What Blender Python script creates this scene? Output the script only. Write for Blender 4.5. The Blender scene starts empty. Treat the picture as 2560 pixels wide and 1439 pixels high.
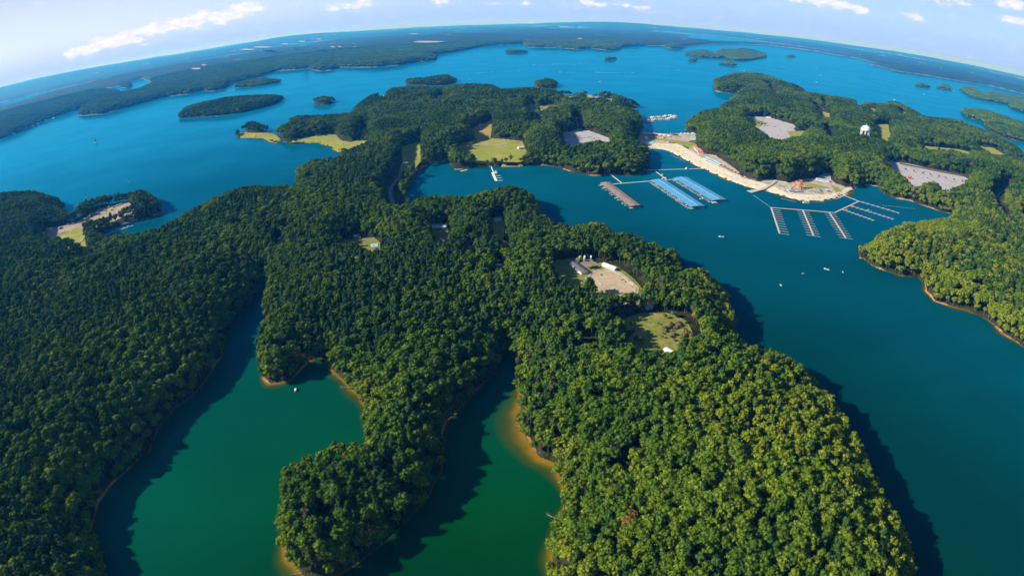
import bpy, math, random
import numpy as np
from mathutils import Vector, Matrix
from mathutils.geometry import delaunay_2d_cdt
R = math.radians
scene = bpy.context.scene
COL = scene.collection
rng = np.random.default_rng(7)
random.seed(7)

# ------------------------------------------------------------------ camera: fisheye lens on an aircraft 350 m above the lake
H = 350.0
F, PITCH, ROLL = 1320.0, R(28.25), R(-1.0)       # focal length in pixels of the 2560 px frame (stereographic fisheye)
cd = bpy.data.cameras.new('camera')
cam = bpy.data.objects.new('camera', cd); COL.objects.link(cam)
cd.type = 'PANO'
cd.panorama_type = 'FISHEYE_LENS_POLYNOMIAL'
cd.sensor_fit = 'HORIZONTAL'
cd.sensor_width = 36.0; cd.sensor_height = 36.0*575/1024
cd.fisheye_fov = R(178)
cd.fisheye_polynomial_k0 = 0.0
cd.fisheye_polynomial_k1 = -5.38444772e-02
cd.fisheye_polynomial_k2 = -1.40826664e-05
cd.fisheye_polynomial_k3 = 1.54685876e-05
cd.fisheye_polynomial_k4 = -1.84447531e-07
cd.clip_start = 1.0; cd.clip_end = 200000.0
cam.location = (0, 0, H)
cam.rotation_euler = (Matrix.Rotation(R(90)-PITCH, 3, 'X') @ Matrix.Rotation(ROLL, 3, 'Z')).to_euler()
scene.camera = cam

# ------------------------------------------------------------------ light
SUN_EL, SUN_AZ = R(29.0), R(183.0)               # azimuth counter-clockwise from +X
SD = Vector((math.cos(SUN_AZ)*math.cos(SUN_EL), math.sin(SUN_AZ)*math.cos(SUN_EL), math.sin(SUN_EL)))
sl = bpy.data.lights.new('sun', 'SUN'); sl.energy = 5.0; sl.angle = R(0.5); sl.color = (1.0, 0.93, 0.80)
so = bpy.data.objects.new('sun', sl); COL.objects.link(so)
so.rotation_euler = SD.to_track_quat('Z', 'Y').to_euler(); so.location = (-900, -60, 700)

def N(nt, kind, **kw):
    n = nt.nodes.new(kind)
    for k, v in kw.items():
        if k.startswith('i_'):
            n.inputs[int(k[2:])].default_value = v
        else:
            setattr(n, k, v)
    return n
def link(nt, a, b): nt.links.new(a, b)
def math_n(nt, op, a, b=None, clamp=False):
    n = nt.nodes.new('ShaderNodeMath'); n.operation = op; n.use_clamp = clamp
    for i, v in enumerate((a, b)):
        if v is None: continue
        if isinstance(v, (int, float)): n.inputs[i].default_value = v
        else: nt.links.new(v, n.inputs[i])
    return n.outputs[0]
def smooth(nt, x, lo, hi):
    n = nt.nodes.new('ShaderNodeMapRange'); n.interpolation_type = 'SMOOTHSTEP'
    nt.links.new(x, n.inputs[0]); n.inputs[1].default_value = lo; n.inputs[2].default_value = hi
    return n.outputs[0]
def mixc(nt, f, a, b, mode='MIX'):
    n = nt.nodes.new('ShaderNodeMix'); n.data_type = 'RGBA'; n.blend_type = mode
    for s, v in ((n.inputs[0], f), (n.inputs[6], a), (n.inputs[7], b)):
        if isinstance(v, (int, float)): s.default_value = v
        elif isinstance(v, tuple): s.default_value = (*v[:3], 1)
        else: nt.links.new(v, s)
    return n.outputs[2]

world = bpy.data.worlds.new('World'); scene.world = world; world.use_nodes = True
nt = world.node_tree; nt.nodes.clear()
sky = N(nt, 'ShaderNodeTexSky', sky_type='NISHITA', sun_disc=False, sun_elevation=SUN_EL, sun_rotation=R(90)-SUN_AZ,
        altitude=350.0, air_density=1.0, dust_density=0.6, ozone_density=2.5)
tc = N(nt, 'ShaderNodeTexCoord')
sx = N(nt, 'ShaderNodeSeparateXYZ'); link(nt, tc.outputs['Generated'], sx.inputs[0])
az = math_n(nt, 'ARCTAN2', sx.outputs[0], sx.outputs[1]); el = math_n(nt, 'ARCSINE', sx.outputs[2])
cv = N(nt, 'ShaderNodeCombineXYZ'); link(nt, az, cv.inputs[0]); link(nt, math_n(nt, 'MULTIPLY', el, 2.2), cv.inputs[1])
def lobe(a0, e0, wa, we, g=1.0):
    da = math_n(nt, 'DIVIDE', math_n(nt, 'SUBTRACT', az, R(a0)), R(wa)); de = math_n(nt, 'DIVIDE', math_n(nt, 'SUBTRACT', el, R(e0)), R(we))
    q = math_n(nt, 'ADD', math_n(nt, 'MULTIPLY', da, da), math_n(nt, 'MULTIPLY', de, de))
    return math_n(nt, 'MULTIPLY', math_n(nt, 'EXPONENT', math_n(nt, 'MULTIPLY', q, -1.0)), g)
noi = N(nt, 'ShaderNodeTexNoise'); link(nt, cv.outputs[0], noi.inputs['Vector'])
noi.inputs['Scale'].default_value = 34; noi.inputs['Detail'].default_value = 9; noi.inputs['Roughness'].default_value = 0.58
CLOUD_LOBES = []
cl = None
for L in ((-41.2, 1.7, 2.6, .7, .34), (-38, 2.1, 2.6, .8, .34), (-34.5, 2.4, 2.6, .8, .34), (-31, 2.8, 2.2, .75, .36), (-28, 2.7, 2.2, .8, .35), (-25.4, 3.3, 1.5, .7, .37), (-14.8, 2.5, 1.9, .6, .38), (-17.6, 2.15, .9, .4, .34),
          (-6.4, 2.2, 1.3, .45, .33), (-1, 1.8, .8, .3, .27), (1.7, 1.9, .9, .35, .28), (8, 1.85, 2.8, .5, .31), (13.4, 1.65, 1.8, .4, .29), (31.2, 3.4, 3.4, .55, .36), (34.8, 3.1, 1.1, .35, .32), (39.8, 3.2, 1.3, .4, .36), (42, 4.9, 2.4, .5, .34),
          (47.8, 5.6, 1.9, .6, .38), (48.1, 4.2, 1.5, .45, .36), (-10, 8, 30, 2, .14), (25, 10, 30, 3, .16), (75, 8, 12, 3, .2), (-80, 7, 14, 3, .16), (140, 9, 40, 4, .18)):
    v = lobe(*L); cl = v if cl is None else math_n(nt, 'ADD', cl, v)
cf = smooth(nt, math_n(nt, 'ADD', noi.outputs['Fac'], cl), 0.68, 0.87)
low = smooth(nt, el, R(15.0), R(3.0))
sunward = smooth(nt, az, R(10), R(-60))
hor = smooth(nt, el, R(3.2), R(.2))
veil = smooth(nt, math_n(nt, 'ADD', noi.outputs['Fac'], math_n(nt, 'MULTIPLY', cl, .8)), 0.46, 0.86)
skyc = mixc(nt, 1.0, sky.outputs[0], (0.62, 0.8, 1.15), 'MULTIPLY')
c1 = mixc(nt, math_n(nt, 'MULTIPLY', low, .85), skyc, mixc(nt, sunward, (7.2, 10.6, 18.0), (11.8, 13.0, 16.4)))                 # pale lavender air above the horizon
c1 = mixc(nt, math_n(nt, 'MULTIPLY', hor, .8), c1, (5.6, 7.9, 27.0))
c2 = mixc(nt, math_n(nt, 'MULTIPLY', veil, .28), c1, (11.4, 12.2, 16.2))
no2 = N(nt, 'ShaderNodeTexNoise'); link(nt, cv.outputs[0], no2.inputs['Vector']); no2.inputs['Scale'].default_value = 55; no2.inputs['Detail'].default_value = 5
c3 = mixc(nt, math_n(nt, 'MULTIPLY', cf, .88), c2, mixc(nt, smooth(nt, no2.outputs['Fac'], .38, .62), (12.0, 12.0, 13.4), (14.2, 13.9, 14.3)))                     # fair-weather cumulus
bg = N(nt, 'ShaderNodeBackground'); bg.inputs['Strength'].default_value = 0.05
wo = N(nt, 'ShaderNodeOutputWorld')
link(nt, c3, bg.inputs['Color']); link(nt, bg.outputs[0], wo.inputs['Surface'])

vs = scene.view_settings; vs.view_transform = 'Standard'; vs.look = 'None'; vs.gamma = 1.0; vs.use_curve_mapping = False; vs.exposure = 0.6
scene.cycles.use_denoising = True
scene.cycles.max_bounces = 6; scene.cycles.diffuse_bounces = 1; scene.cycles.glossy_bounces = 2
scene.cycles.transmission_bounces = 2; scene.cycles.volume_bounces = 1; scene.cycles.transparent_max_bounces = 12
scene.cycles.volume_max_steps = 64

# ------------------------------------------------------------------ surveying: a line of sight through a point of the photograph meets a height z
def ray(px, py):
    x = np.asarray(px, float)-1280; y = 719.5-np.asarray(py, float)
    r = np.hypot(x, y)+1e-9; th = 2*np.arctan(r/(2*F))
    dx = np.sin(th)*x/r; dy = np.sin(th)*y/r; f = np.cos(th)
    c, s = math.cos(ROLL), math.sin(ROLL)
    dx, dy = c*dx-s*dy, s*dx+c*dy
    return dx, f*math.cos(PITCH)+dy*math.sin(PITCH), -f*math.sin(PITCH)+dy*math.cos(PITCH)
def P(px, py, z=0.0):
    X, Y, Z = ray(px, py); Z = np.minimum(Z, -0.006); t = (np.asarray(z, float)-H)/Z
    return X*t, Y*t
def V(px, py, z=0.0):
    x, y = P(px, py, z); return Vector((float(x), float(y), float(z)))
def proj(X, Y, z):
    X, Y, Z = np.asarray(X, float), np.asarray(Y, float), np.asarray(z, float)-H
    f = Y*math.cos(PITCH)-Z*math.sin(PITCH); u = Y*math.sin(PITCH)+Z*math.cos(PITCH)
    n = np.sqrt(X*X+f*f+u*u); c, s = math.cos(-ROLL), math.sin(-ROLL)
    dx, dy = c*X-s*u, s*X+c*u
    th = np.arccos(f/n); rr = np.hypot(dx, dy)+1e-12; r = 2*F*np.tan(th/2)
    return 1280+dx/rr*r, 719.5-dy/rr*r
def outline(pts, zt=30.0, z0=0.0):
    """traced outline to ground points; a third entry is the height at which that point was seen (1 = tree tops)"""
    out = []
    for p in pts:
        z = z0 if len(p) == 2 else (zt if p[2] == 1 else p[2])
        x, y = P(p[0], p[1], z); out.append((float(x), float(y)))
    return np.array(out)
# ------------------------------------------------------------------ shorelines
t = 1
MAIN = [(-420,520,t),(-260,500,t),(-100,494,t),(0,487,t),(50,478,t),(90,475,t),(140,488,t),(157,505,t),(157,525),(150,541),(160,543),(172,530,t),(200,503,t),(225,495,t),(250,488,t),(290,482,t),(320,476,t),
(365,473,t),(388,484,t),(400,503,t),(402,530),(368,546),(333,553),(305,560),(278,571),(252,589),(248,596),(270,592,t),(289,580,t),(314,575,t),(342,579,t),(389,569,t),(411,555,t),(459,527,t),(500,511,t),(528,491,t),
(584,472,t),(639,461,t),(700,461,t),(745,462,t),(745,462),(744,432),(750,412,t),(765,405,t),(800,398,t),(830,398,t),(850,388,t),
(857,382),(832,379),(832,367),(804,362),(798,357),(762,358),(726,362),(720,356),(702,353),(687,362),(675,357),(657,346),(640,346),(600,345),(592,337),(593,316,t),(615,306,t),(640,303,t),(690,318,t),(715,310,t),
(720,297,t),(760,290,t),(800,292,t),(850,285,t),(876,284,t),(885,264,t),(912,245,t),(932,234,t),(973,225,t),(1057,222,t),(1099,222,t),(1168,214,t),(1238,213,t),(1268,228,t),(1312,222,t),(1349,225,t),(1383,227,t),
(1394,239),(1425,239),(1447,231,t),(1461,222,t),(1488,228,t),(1530,229,t),(1550,239,t),(1572,246,t),(1597,252,t),(1597,270),(1552,270),(1554,283),(1580,289),(1600,299),(1602,327),(1616,330),(1669,334),(1736,332),
(1714,326),(1722,308),(1728,296,t),(1739,280,t),(1765,275,t),(1800,274,t),(1803,257,t),(1828,246,t),(1841,242),(1850,234),(1814,232),(1789,228),(1784,208),(1794,195,t),(1822,185,t),(1878,183,t),(1902,185,t),
(1957,200,t),(1985,214,t),(2010,220,t),(2013,232),(1985,234),(2032,237,t),(2082,245,t),(2138,253,t),(2194,263,t),(2216,254,t),(2249,259,t),(2291,278,t),(2319,297,t),(2374,299,t),(2416,311,t),(2466,328,t),
(2485,340,t),(2527,352,t),(2562,378,t),(2640,395,t),(2800,450,t),(3000,600,t),(3200,900),(3000,1400),(2900,1200),(2800,1000),(2680,905),
(2560,867),(2533,847),(2508,833),(2485,811),(2449,786),(2416,774),(2374,764),(2338,753),(2316,731),(2314,711),(2296,694),(2249,686),(2219,679),(2185,665),(2162,647),(2156,628),(2160,608,t),(2194,583,t),
(2227,563,t),(2255,552,t),(2319,545,t),(2375,537,t),(2385,534),(2358,530),(2316,516),(2277,502),(2238,495),(2205,480),(2196,466),(2160,461),(2141,466),(2135,477),(2127,480),(2099,494),(2071,502),(2027,505),
(1993,500),(1943,486),(1914,477),(1864,466),(1822,452),(1775,430),(1739,413),(1697,391),(1669,376),(1641,372),(1615,375),(1619,400),(1611,425),(1577,438),(1530,436),(1486,440),(1452,434),(1419,426),(1391,416),
(1366,412),(1322,413),(1280,416),(1238,415),(1195,418),(1165,422),(1135,422),(1124,395),(1090,406),(1057,417),(1040,436),(1024,456),(1018,472),(1013,483),(1020,499,t),(1074,492,t),(1113,488,t),(1168,489,t),
(1210,475,t),(1279,465,t),(1308,469,t),(1330,475,t),(1344,491,t),(1350,516,t),(1372,538,t),(1400,552,t),(1436,561,t),(1469,547,t),(1522,547,t),(1536,572,t),(1594,577,t),(1619,597,t),(1636,594,t),(1664,614,t),
(1691,611,t),(1697,630,t),(1714,664,t),(1753,658,t),(1791,675,t),(1820,722,t),(1840,761,t),(1836,817,t),(1878,850,t),(1923,858,t),(1950,870,t),(1985,884,t),(2024,909,t),(2046,934,t),(2048,950,t),(2074,967,t),
(2105,995,t),(2135,1053,t),(2152,1075,t),(2177,1131,t),(2188,1164,t),(2213,1195,t),(2257,1259,t),(2274,1289,t),(2283,1325,t),(2302,1367,t),(2310,1428,t),(2315,1500,t),(2280,1620,t),(2100,1720,t),(1800,1800),
(1500,1700),(1375,1560),(1372,1480),(1383,1439),(1383,1386),(1391,1345),(1402,1303),(1413,1256),(1402,1189),(1405,1164),(1375,1150),(1350,1139),(1327,1108),(1305,1067),(1300,997),(1297,948),(1294,917),(1284,878),
(1262,862),(1240,925),(1205,965),(1160,1005),(1118,1050),(1100,1110),(1100,1175),(1066,1240),(1016,1300),(960,1352),(900,1400),(850,1432),(800,1447),(763,1440),(751,1423),(723,1387),(707,1331),(718,1275),(726,1234),(720,1190),
(716,1172,15),(735,1142,t),(790,1111,t),(802,1094,t),(862,1080,t),(899,1083,t),(918,1064),(931,1056),(915,1020),(897,984),(875,970),(856,945),(836,922),(826,900),(800,893),(768,905),(745,930),(720,953),(675,958),(661,945),
(656,878),(667,833),(689,812),(672,797),(667,764),(668,742),(684,708,18),(662,700),(630,748),(590,796),(560,843),(545,900),(514,945),(480,985),(430,1020),(395,1070),(361,1131),(320,1170),(280,1210),(245,1260),
(231,1310),(245,1370),(262,1425),(290,1520),(250,1620),(120,1640),(-60,1640),(-300,1500),(-600,1200),(-700,800)]
FAR_SHORE = [(-300,420),(-100,372),(0,348),(28,339),(70,322),(111,300),(156,286),(195,274),(212,266),(203,280),(199,290),(250,286),(300,274),(356,258),(417,242),(473,235),(509,226),(528,229),(567,220),(567,211),(589,206),(648,192),
(687,178),(700,177),(734,175),(771,171),(793,178),(833,175),(840,168),(896,169),(940,168),(1001,163),(1040,155),(1085,151),(1090,142),(1070,139),(1099,136),(1140,129),(1196,118),(1224,114),(1307,110),
(1311,113),(1322,119),(1391,120),(1447,124),(1475,121),(1516,126),(1548,125),(1552,118),(1586,115),(1655,115),(1669,121),(1708,122),(1711,117),(1769,111),(1808,111),(1860,111),(1919,113),(1971,120),(2013,125),(2055,131),
(2099,139),(2138,145),(2180,156),(2240,164),(2296,172),(2296,174),(2240,168),(2196,160),(2176,161),(2200,167),(2241,178),(2310,188),(2333,192),(2416,206),(2472,214),(2560,236),(2700,275),(2900,340),(3100,420)]
NW_LAKE = [(240,227),(300,216),(355,197),(385,207),(368,220),(336,232),(306,238),(298,230),(275,228)]
ISLANDS = {
 'long narrow': [(447,296),(500,292),(541,290),(600,283),(660,268),(712,250),(714,240,26),(690,236,26),(620,238,26),(560,244,26),(500,257,26),(460,268,26),(446,282,26)],
 'slim': [(590,221),(640,216),(698,207),(700,198,22),(660,195,22),(620,199,22),(592,208,22)],
 'small round': [(783,261),(810,263),(838,256),(838,246,20),(815,241,22),(788,246,20)],
 'saddle backed': [(1012,211),(1060,214),(1100,214),(1141,206),(1142,194,28),(1118,184,28),(1095,188,28),(1060,196,22),(1020,198,22)],
 'rounded dark': [(1334,214),(1345,220),(1380,221),(1400,216),(1398,208,20),(1385,197,28),(1360,196,26),(1337,203,24)],
 'flat distant': [(1264,133),(1300,133),(1326,130),(1326,126,20),(1300,125,20),(1270,124,20)],
 'tiny far': [(1511,150),(1540,150),(1540,143,20),(1520,141,20)],
 'low hilled far': [(1712,135),(1740,143),(1790,146),(1812,144),(1830,151),(1860,152),(1915,143),(1915,133,20),(1890,124,20),(1850,120,20),(1800,124,20),(1790,134,20),(1760,124,20),(1725,129,20)],
 'sandy edged': [(1795,158),(1815,162),(1842,167),(1842,161,18),(1815,151,18),(1797,155,18)],
 'very small': [(1724,153),(1740,153),(1740,145,18),(1726,145,18)],
 'thin faraway': [(1963,144),(1990,145),(1990,139,15),(1965,138,15)],
 'scattered treed': [(2288,215),(2322,219),(2322,211,15),(2292,209,15)],
 'oval': [(2345,220),(2376,225),(2378,215,18),(2352,211,18)],
 'sand scarred': [(2399,223),(2433,245),(2472,253),(2522,261),(2527,272),(2600,290),(2700,320),(2720,300),(2560,247,22),(2500,236,20),(2480,228,20),(2458,231,20),(2430,217,18),(2405,218,18)],
 'long right hand': [(2406,281),(2416,292),(2458,306),(2469,325),(2499,339),(2536,350),(2560,356),(2660,380),(2800,430),(2900,420),(2640,333,26),(2560,306,26),(2527,292,26),(2472,276,26),(2416,268,26),(2408,273,22)],
}
PONDS = [[(2446,399),(2480,395),(2520,400),(2580,400),(2660,420),(2640,432),(2560,414),(2520,412),(2470,406)], [(2546,531),(2600,520),(2680,600),(2600,620),(2560,582),(2550,560)]]
# far shore closes beyond the horizon
fs = outline(FAR_SHORE)
fs = np.vstack([fs, [(62000, 20000), (45000, 62000), (-45000, 62000), (-62000, 16000)]])
LANDS = [('mainland', outline(MAIN), 1), ('far_shore', fs, 1)] + [('island', outline(v), 1) for v in ISLANDS.values()]
HOLES = [outline(NW_LAKE)]+[outline(v) for v in PONDS]
NW_ISLE = outline([(303,219),(316,221),(329,217),(329,211,15),(315,211,15)])

def inside(x, y, poly):
    r = np.zeros(x.shape, bool); n = len(poly); j = n-1
    for i in range(n):
        xi, yi = poly[i]; xj, yj = poly[j]
        c = ((yi > y) != (yj > y))
        if yi != yj: r ^= c & (x < (xj-xi)*(y-yi)/(yj-yi)+xi)
        j = i
    return r
def segdist(x, y, poly, closed=True):
    best = np.full(x.shape, 1e18)
    n = len(poly)
    for i in range(n if closed else n-1):
        ax, ay = poly[i]; bx, by = poly[(i+1) % n]
        dx, dy = bx-ax, by-ay; L2 = dx*dx+dy*dy+1e-9
        u = np.clip(((x-ax)*dx+(y-ay)*dy)/L2, 0, 1)
        ex = x-ax-u*dx; ey = y-ay-u*dy
        np.minimum(best, ex*ex+ey*ey, out=best)
    return np.sqrt(best)
def sdf(x, y, poly):
    d = segdist(x, y, poly); return np.where(inside(x, y, poly), d, -d)
def vnoise(x, y, s, seed=0):
    x = x/s+seed*17.31; y = y/s+seed*5.77
    xi = np.floor(x).astype(np.int64); yi = np.floor(y).astype(np.int64); fx = x-xi; fy = y-yi
    fx = fx*fx*(3-2*fx); fy = fy*fy*(3-2*fy)
    def h(a, b):
        v = (a*374761393+b*668265263+seed*974711) & 0xffffffff
        v = ((v ^ (v >> 13))*1274126177) & 0xffffffff
        return ((v ^ (v >> 16)) & 0xffff)/65535.0
    return (h(xi, yi)*(1-fx)+h(xi+1, yi)*fx)*(1-fy)+(h(xi, yi+1)*(1-fx)+h(xi+1, yi+1)*fx)*fy
def fbm(x, y, s, seed=0, o=4):
    v = 0; a = .5; tot = 0
    for k in range(o): v = v+a*vnoise(x, y, s, seed+k); tot += a; a *= .5; s *= .5
    return v/tot

# ------------------------------------------------------------------ clearings: (kind, outline, height of the ground, label)
def T(z): return z+19
CLEAR = [
 ('beach', [(1615,375),(1641,372),(1669,376),(1697,391),(1739,413),(1775,430),(1822,452),(1864,466),(1914,477),(1943,486),(1993,500),(2027,505),(2071,502),(2099,494),(2127,480),(2135,476),(2128,468),(2118,468),(2100,478),(2080,485),
            (2040,487),(2006,486),(1960,480),(1935,466),(1898,455),(1860,441),(1835,434),(1800,418),(1770,400),(1755,396),(1740,384),(1722,375),(1706,366),(1690,360),(1660,360),(1640,358),(1612,362)], 1.4, 'pale sand beach curving round the swimming bay'),
 ('park_ground', [(1612,362),(1640,357),(1660,359),(1690,359),(1706,365),(1725,352),(1739,352),(1742,337),(1735,330),(1669,331),(1616,328),(1603,327),(1596,345),(1590,360),(1592,372),(1611,376)], 2.4, ''),
 ('park_ground', [(1722,375),(1740,384),(1755,396),(1770,400),(1800,418),(1835,434),(1850,433),(1840,424),(1812,404),(1790,390),(1765,385),(1752,372),(1735,364),(1722,362)], 3.0, ''),
 ('park_ground', [(1898,455),(1935,466),(1960,480),(2006,486),(2040,487),(2080,485),(2100,478),(2118,468),(2100,462),(2085,456),(2075,448),(2078,436),(2072,434),(2050,440),(2040,446),(2012,448),(1995,450),(1975,458),(1950,454),(1925,448)], 2.4, ''),
 ('car_park', [(1400,333),(1427,330),(1447,322),(1472,327),(1527,347),(1521,357,30),(1491,352,30),(1458,359,30),(1419,360,30),(1408,345)], 12.0, 'grey car park enclosed by woods left of the beach'),
 ('car_park', [(1866,292),(1910,292),(1930,296),(1991,314),(1985,322),(1993,334),(1982,339,30),(1963,344,30),(1941,350,30),(1916,338,30),(1877,322)], 16.0, 'largest pale grey car park behind the beach woods'),
 ('car_park', [(2221,403),(2244,406),(2409,441),(2423,449),(2421,453),(2409,456,30),(2379,464,30),(2363,470,30),(2359,459,30),(2333,453,30),(2310,450,30),(2287,458,30),(2272,444,26),(2256,429,30),(2238,423,30),(2224,427),(2220,414)], 14.0, 'long narrow car park with a row of small russet trees'),
 ('car_park', [(2050,440),(2060,434),(2074,436),(2078,448),(2060,446)], 4.0, 'small car park beside the blue roofed beach building'),
 ('car_park', [(1400,652),(1420,646),(1439,648),(1470,648),(1492,652),(1486,674),(1472,680),(1453,664),(1425,656)], 24.0, 'gravel yard between the stable and the riding arena'),
 ('meadow', [(1449,680),(1463,700),(1490,733),(1500,740,36),(1600,740,36),(1606,722),(1590,702),(1570,684),(1540,664),(1500,656),(1470,664)], 24.0, ''),
 ('riding_arena', [(1464,696),(1470,684),(1486,675.5),(1510,674),(1534,678),(1551,685),(1569,698),(1583,711),(1595,722),(1592,734,36),(1557,742,36),(1534,744,36),(1512,733,36),(1496,726),(1484,716),(1472,707)], 24.0, 'pale sand riding arena inside an oval white fence'),
 ('meadow', [(1531,811),(1570,792),(1606,782),(1667,782),(1695,790),(1720,805),(1735,840),(1730,870),(1697,880),(1672,893,34),(1611,893,34),(1583,885,34),(1567,850),(1590,825),(1540,826)], 24.0, ''),
 ('meadow', [(600,330),(640,333),(682,331),(702,349),(687,358),(675,354),(657,344),(640,344),(600,343)], 2.5, ''),
 ('meadow', [(723,355),(732,350),(765,343),(801,341),(818,336),(840,338),(851,350),(876,356),(901,350),(905,322),(914,318),(918,336),(915,368,22),(896,372,22),(882,377,22),(862,383),(857,382),(832,378),(832,367),(806,361),(798,356),(762,357)], 3.0, ''),
 ('meadow', [(1004,367),(1051,354),(1049,370,34),(1030,390,36),(1004,390,34)], 11.0, ''),
 ('meadow', [(1622,343),(1660,347),(1700,352),(1738,358),(1744,366),(1730,371),(1715,367),(1700,361),(1680,355),(1655,352),(1630,351)], 2.4, ''),
 ('meadow', [(2005,452),(2035,460),(2068,467),(2072,472),(2056,471),(2020,470),(2008,462)], 2.4, ''),
 ('meadow', [(2078,462),(2098,470),(2106,478),(2090,481),(2082,470)], 2.4, ''),
 ('meadow', [(1392,648),(1425,656),(1456,684),(1464,702),(1452,716,42),(1425,706,42),(1398,684,42),(1384,660)], 24.0, ''),
 ('hay_field', [(1228,300),(1209,309),(1198,311),(1184,321),(1169,331),(1190,343),(1192,349),(1226,343),(1232,316)], 14.0, 'golden mown field on a slope with long tree shadows'),
 ('meadow', [(1146,364),(1166,357),(1192,349),(1231,346),(1273,350),(1306,353),(1322,366,25),(1300,376,27),(1259,375,27),(1217,375,27),(1203,384,27),(1183,378,24),(1153,371,24)], 8.0, ''),
 ('meadow', [(2024,261),(2038,263),(2055,278),(2074,284),(2077,294,36),(2055,292,36),(2041,278)], 20.0, ''),
 ('meadow', [(2055,252),(2066,257),(2062,262,36),(2052,257)], 20.0, ''),
 ('meadow', [(2164,267),(2189,274),(2188,283,36),(2174,278)], 20.0, ''),
 ('meadow', [(2249,274),(2266,284),(2256,287,36),(2247,281)], 20.0, ''),
 ('meadow', [(2181,311),(2221,311),(2224,331),(2230,339),(2219,350,36),(2199,342,36)], 18.0, ''),
 ('meadow', [(2294,364),(2388,373),(2422,381),(2426,391,32),(2374,381,32),(2319,377,32)], 14.0, ''),
 ('meadow', [(2438,364),(2486,373),(2511,386),(2511,395),(2472,391),(2447,383)], 6.0, ''),
 ('meadow', [(1966,328),(2021,328),(1996,338,34)], 16.0, ''),
 ('meadow', [(1868,295),(1895,299),(1912,306),(1900,318),(1870,320)], 16.2, ''),
 ('meadow', [(1394,240),(1430,239),(1440,250),(1428,256,24),(1400,247)], 4.0, ''),
 ('car_park', [(1455,240),(1498,241),(1503,247,24),(1478,250,24)], 8.0, 'small pale parking area on the wooded point'),
 ('meadow', [(1510,246),(1530,246),(1532,255,26),(1512,254)], 6.0, ''),
 ('meadow', [(1350,266),(1372,262),(1392,266),(1390,271,30),(1352,273,30)], 14.0, ''),
 ('campground', [(107,593),(118,571),(153,566),(187,557),(215,543),(243,525),(271,516),(312,506),(326,507),(326,514,25),(285,532,25),(250,545,25),(229,554,22),(200,570,14),(168,580),(132,596),(111,603)], 6.0, 'bare sandy campsite ground along the narrow wooded point'),
 ('meadow', [(132,596),(168,581),(198,567),(212,588),(210,600,22),(173,606,24),(148,608,24),(112,606,24)], 6.0, ''),
 ('meadow', [(205,612),(214,610),(222,628),(238,634),(238,640,28),(230,650,30),(212,656,30),(203,644,26)], 12.0, ''),
 ('meadow', [(1228,545),(1252,540),(1262,560),(1256,592,38),(1240,592,38),(1233,570)], 20.0, ''),
 ('meadow', [(860,598),(905,597),(935,593),(950,606),(946,624,40),(925,626,40),(900,610,40),(862,606,40)], 22.0, ''),
 ('meadow', [(1078,559),(1118,557),(1122,576,42),(1082,578,42)], 22.0, ''),
 ('meadow', [(1916,219),(1926,219),(1956,238),(1944,241,20)], 6.0, ''),
 ('meadow', [(1098,590),(1118,588),(1118,608,40),(1098,608,40)], 22.0, ''),
 ('car_park', [(2480,498),(2492,500),(2498,520),(2486,518)], 10.0, 'roadside lay-by on the isthmus at the right'),
]
for _x, _y, _z in ((1175, 626, 22), (1262, 613, 22), (1248, 668, 22), (893, 590, 22), (1100, 243, 16), (957, 243, 6), (1475, 240, 6), (1330, 268, 12), (2150, 255, 18), (1345, 300, 14), (700, 600, 24)):
    CLEAR.append(('meadow', [(_x-8, _y-4), (_x+8, _y-5), (_x+9, _y+5, _z+17), (_x-8, _y+6, _z+17)], float(_z), ''))
ROADS = [([(1028,388),(1018,400),(1007,411),(1003,425),(999,439),(990,454),(979,467),(976,480),(978,495),(987,517),(998,534),(1010,552)], 9.0, 7, 'main road crossing the causeway between the two bays'),
 ([(2518,466),(2513,472),(2498,485),(2486,500),(2488,514),(2495,527),(2501,548),(2513,560),(2530,585)], 7.0, 9, 'road winding over the wooded isthmus at the right edge'),
 ([(1601,337),(1650,343),(1700,349),(1742,356)], 5.0, 2.6, 'straight road over the dam behind the beach lawn'),
 ([(1146,367),(1190,363),(1231,357),(1272,349)], 5.0, 8, 'upper lane crossing the grass above the boathouse woods'),
 ([(1162,374),(1217,367),(1259,363),(1306,353)], 6.0, 8, 'lower lane beside the bare pink ground'),
 ([(765,343),(801,346),(843,350),(851,357),(896,365)], 2.6, 3, 'pale path curving across the lakeside meadow'),
 ([(2064,326),(2068,334),(2076,348),(2084,362)], 7.0, 18, 'short road between the woods left of the domed pavilion'),
 ([(856,604),(880,606),(905,601),(930,600)], 6.0, 22, 'shaded lane leading to the small pool'),
 ([(1916,222),(1930,230),(1952,239)], 6.0, 6, 'sandy track on the wooded island neck'),
 ([(148,605),(193,607),(208,595),(215,590)], 5.0, 8, 'lane below the campsite meadow'),
 ([(213,640),(235,637)], 6.0, 12, 'short pale lane end in the left woods'),
 ([(2007,453),(2040,462),(2073,469),(2060,471),(2010,470)], 2.4, 2.6, 'white footpath round the lawn of the water park'),
 ([(2073,456),(2080,470),(2092,484)], 3.0, 2.6, 'white footpath from the blue roofed building to the sand'),
 ([(1860,318),(1885,310),(1905,303)], 6.0, 16, 'road entering the large car park'),
 ([(1438,295),(1442,302),(1447,318)], 7.0, 14, 'short road into the car park through the trees')]
WIDE_SHALLOW = [(850,930,26),(890,985,22),(925,1045,16),(1310,1010,18),(1285,1055,42),(1330,1110,26),(1385,1160,24),(1380,1390,16),(735,1410,24),(690,965,18),(672,797,9),(2250,690,14),(2320,725,20),(2400,775,20),(2500,835,22),
                (2130,485,22),(1960,492,16),(1900,475,14),(1800,446,18),(1740,415,14),(2060,507,12),(1560,440,10),(2040,508,10),(1404,1310,14)]

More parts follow.
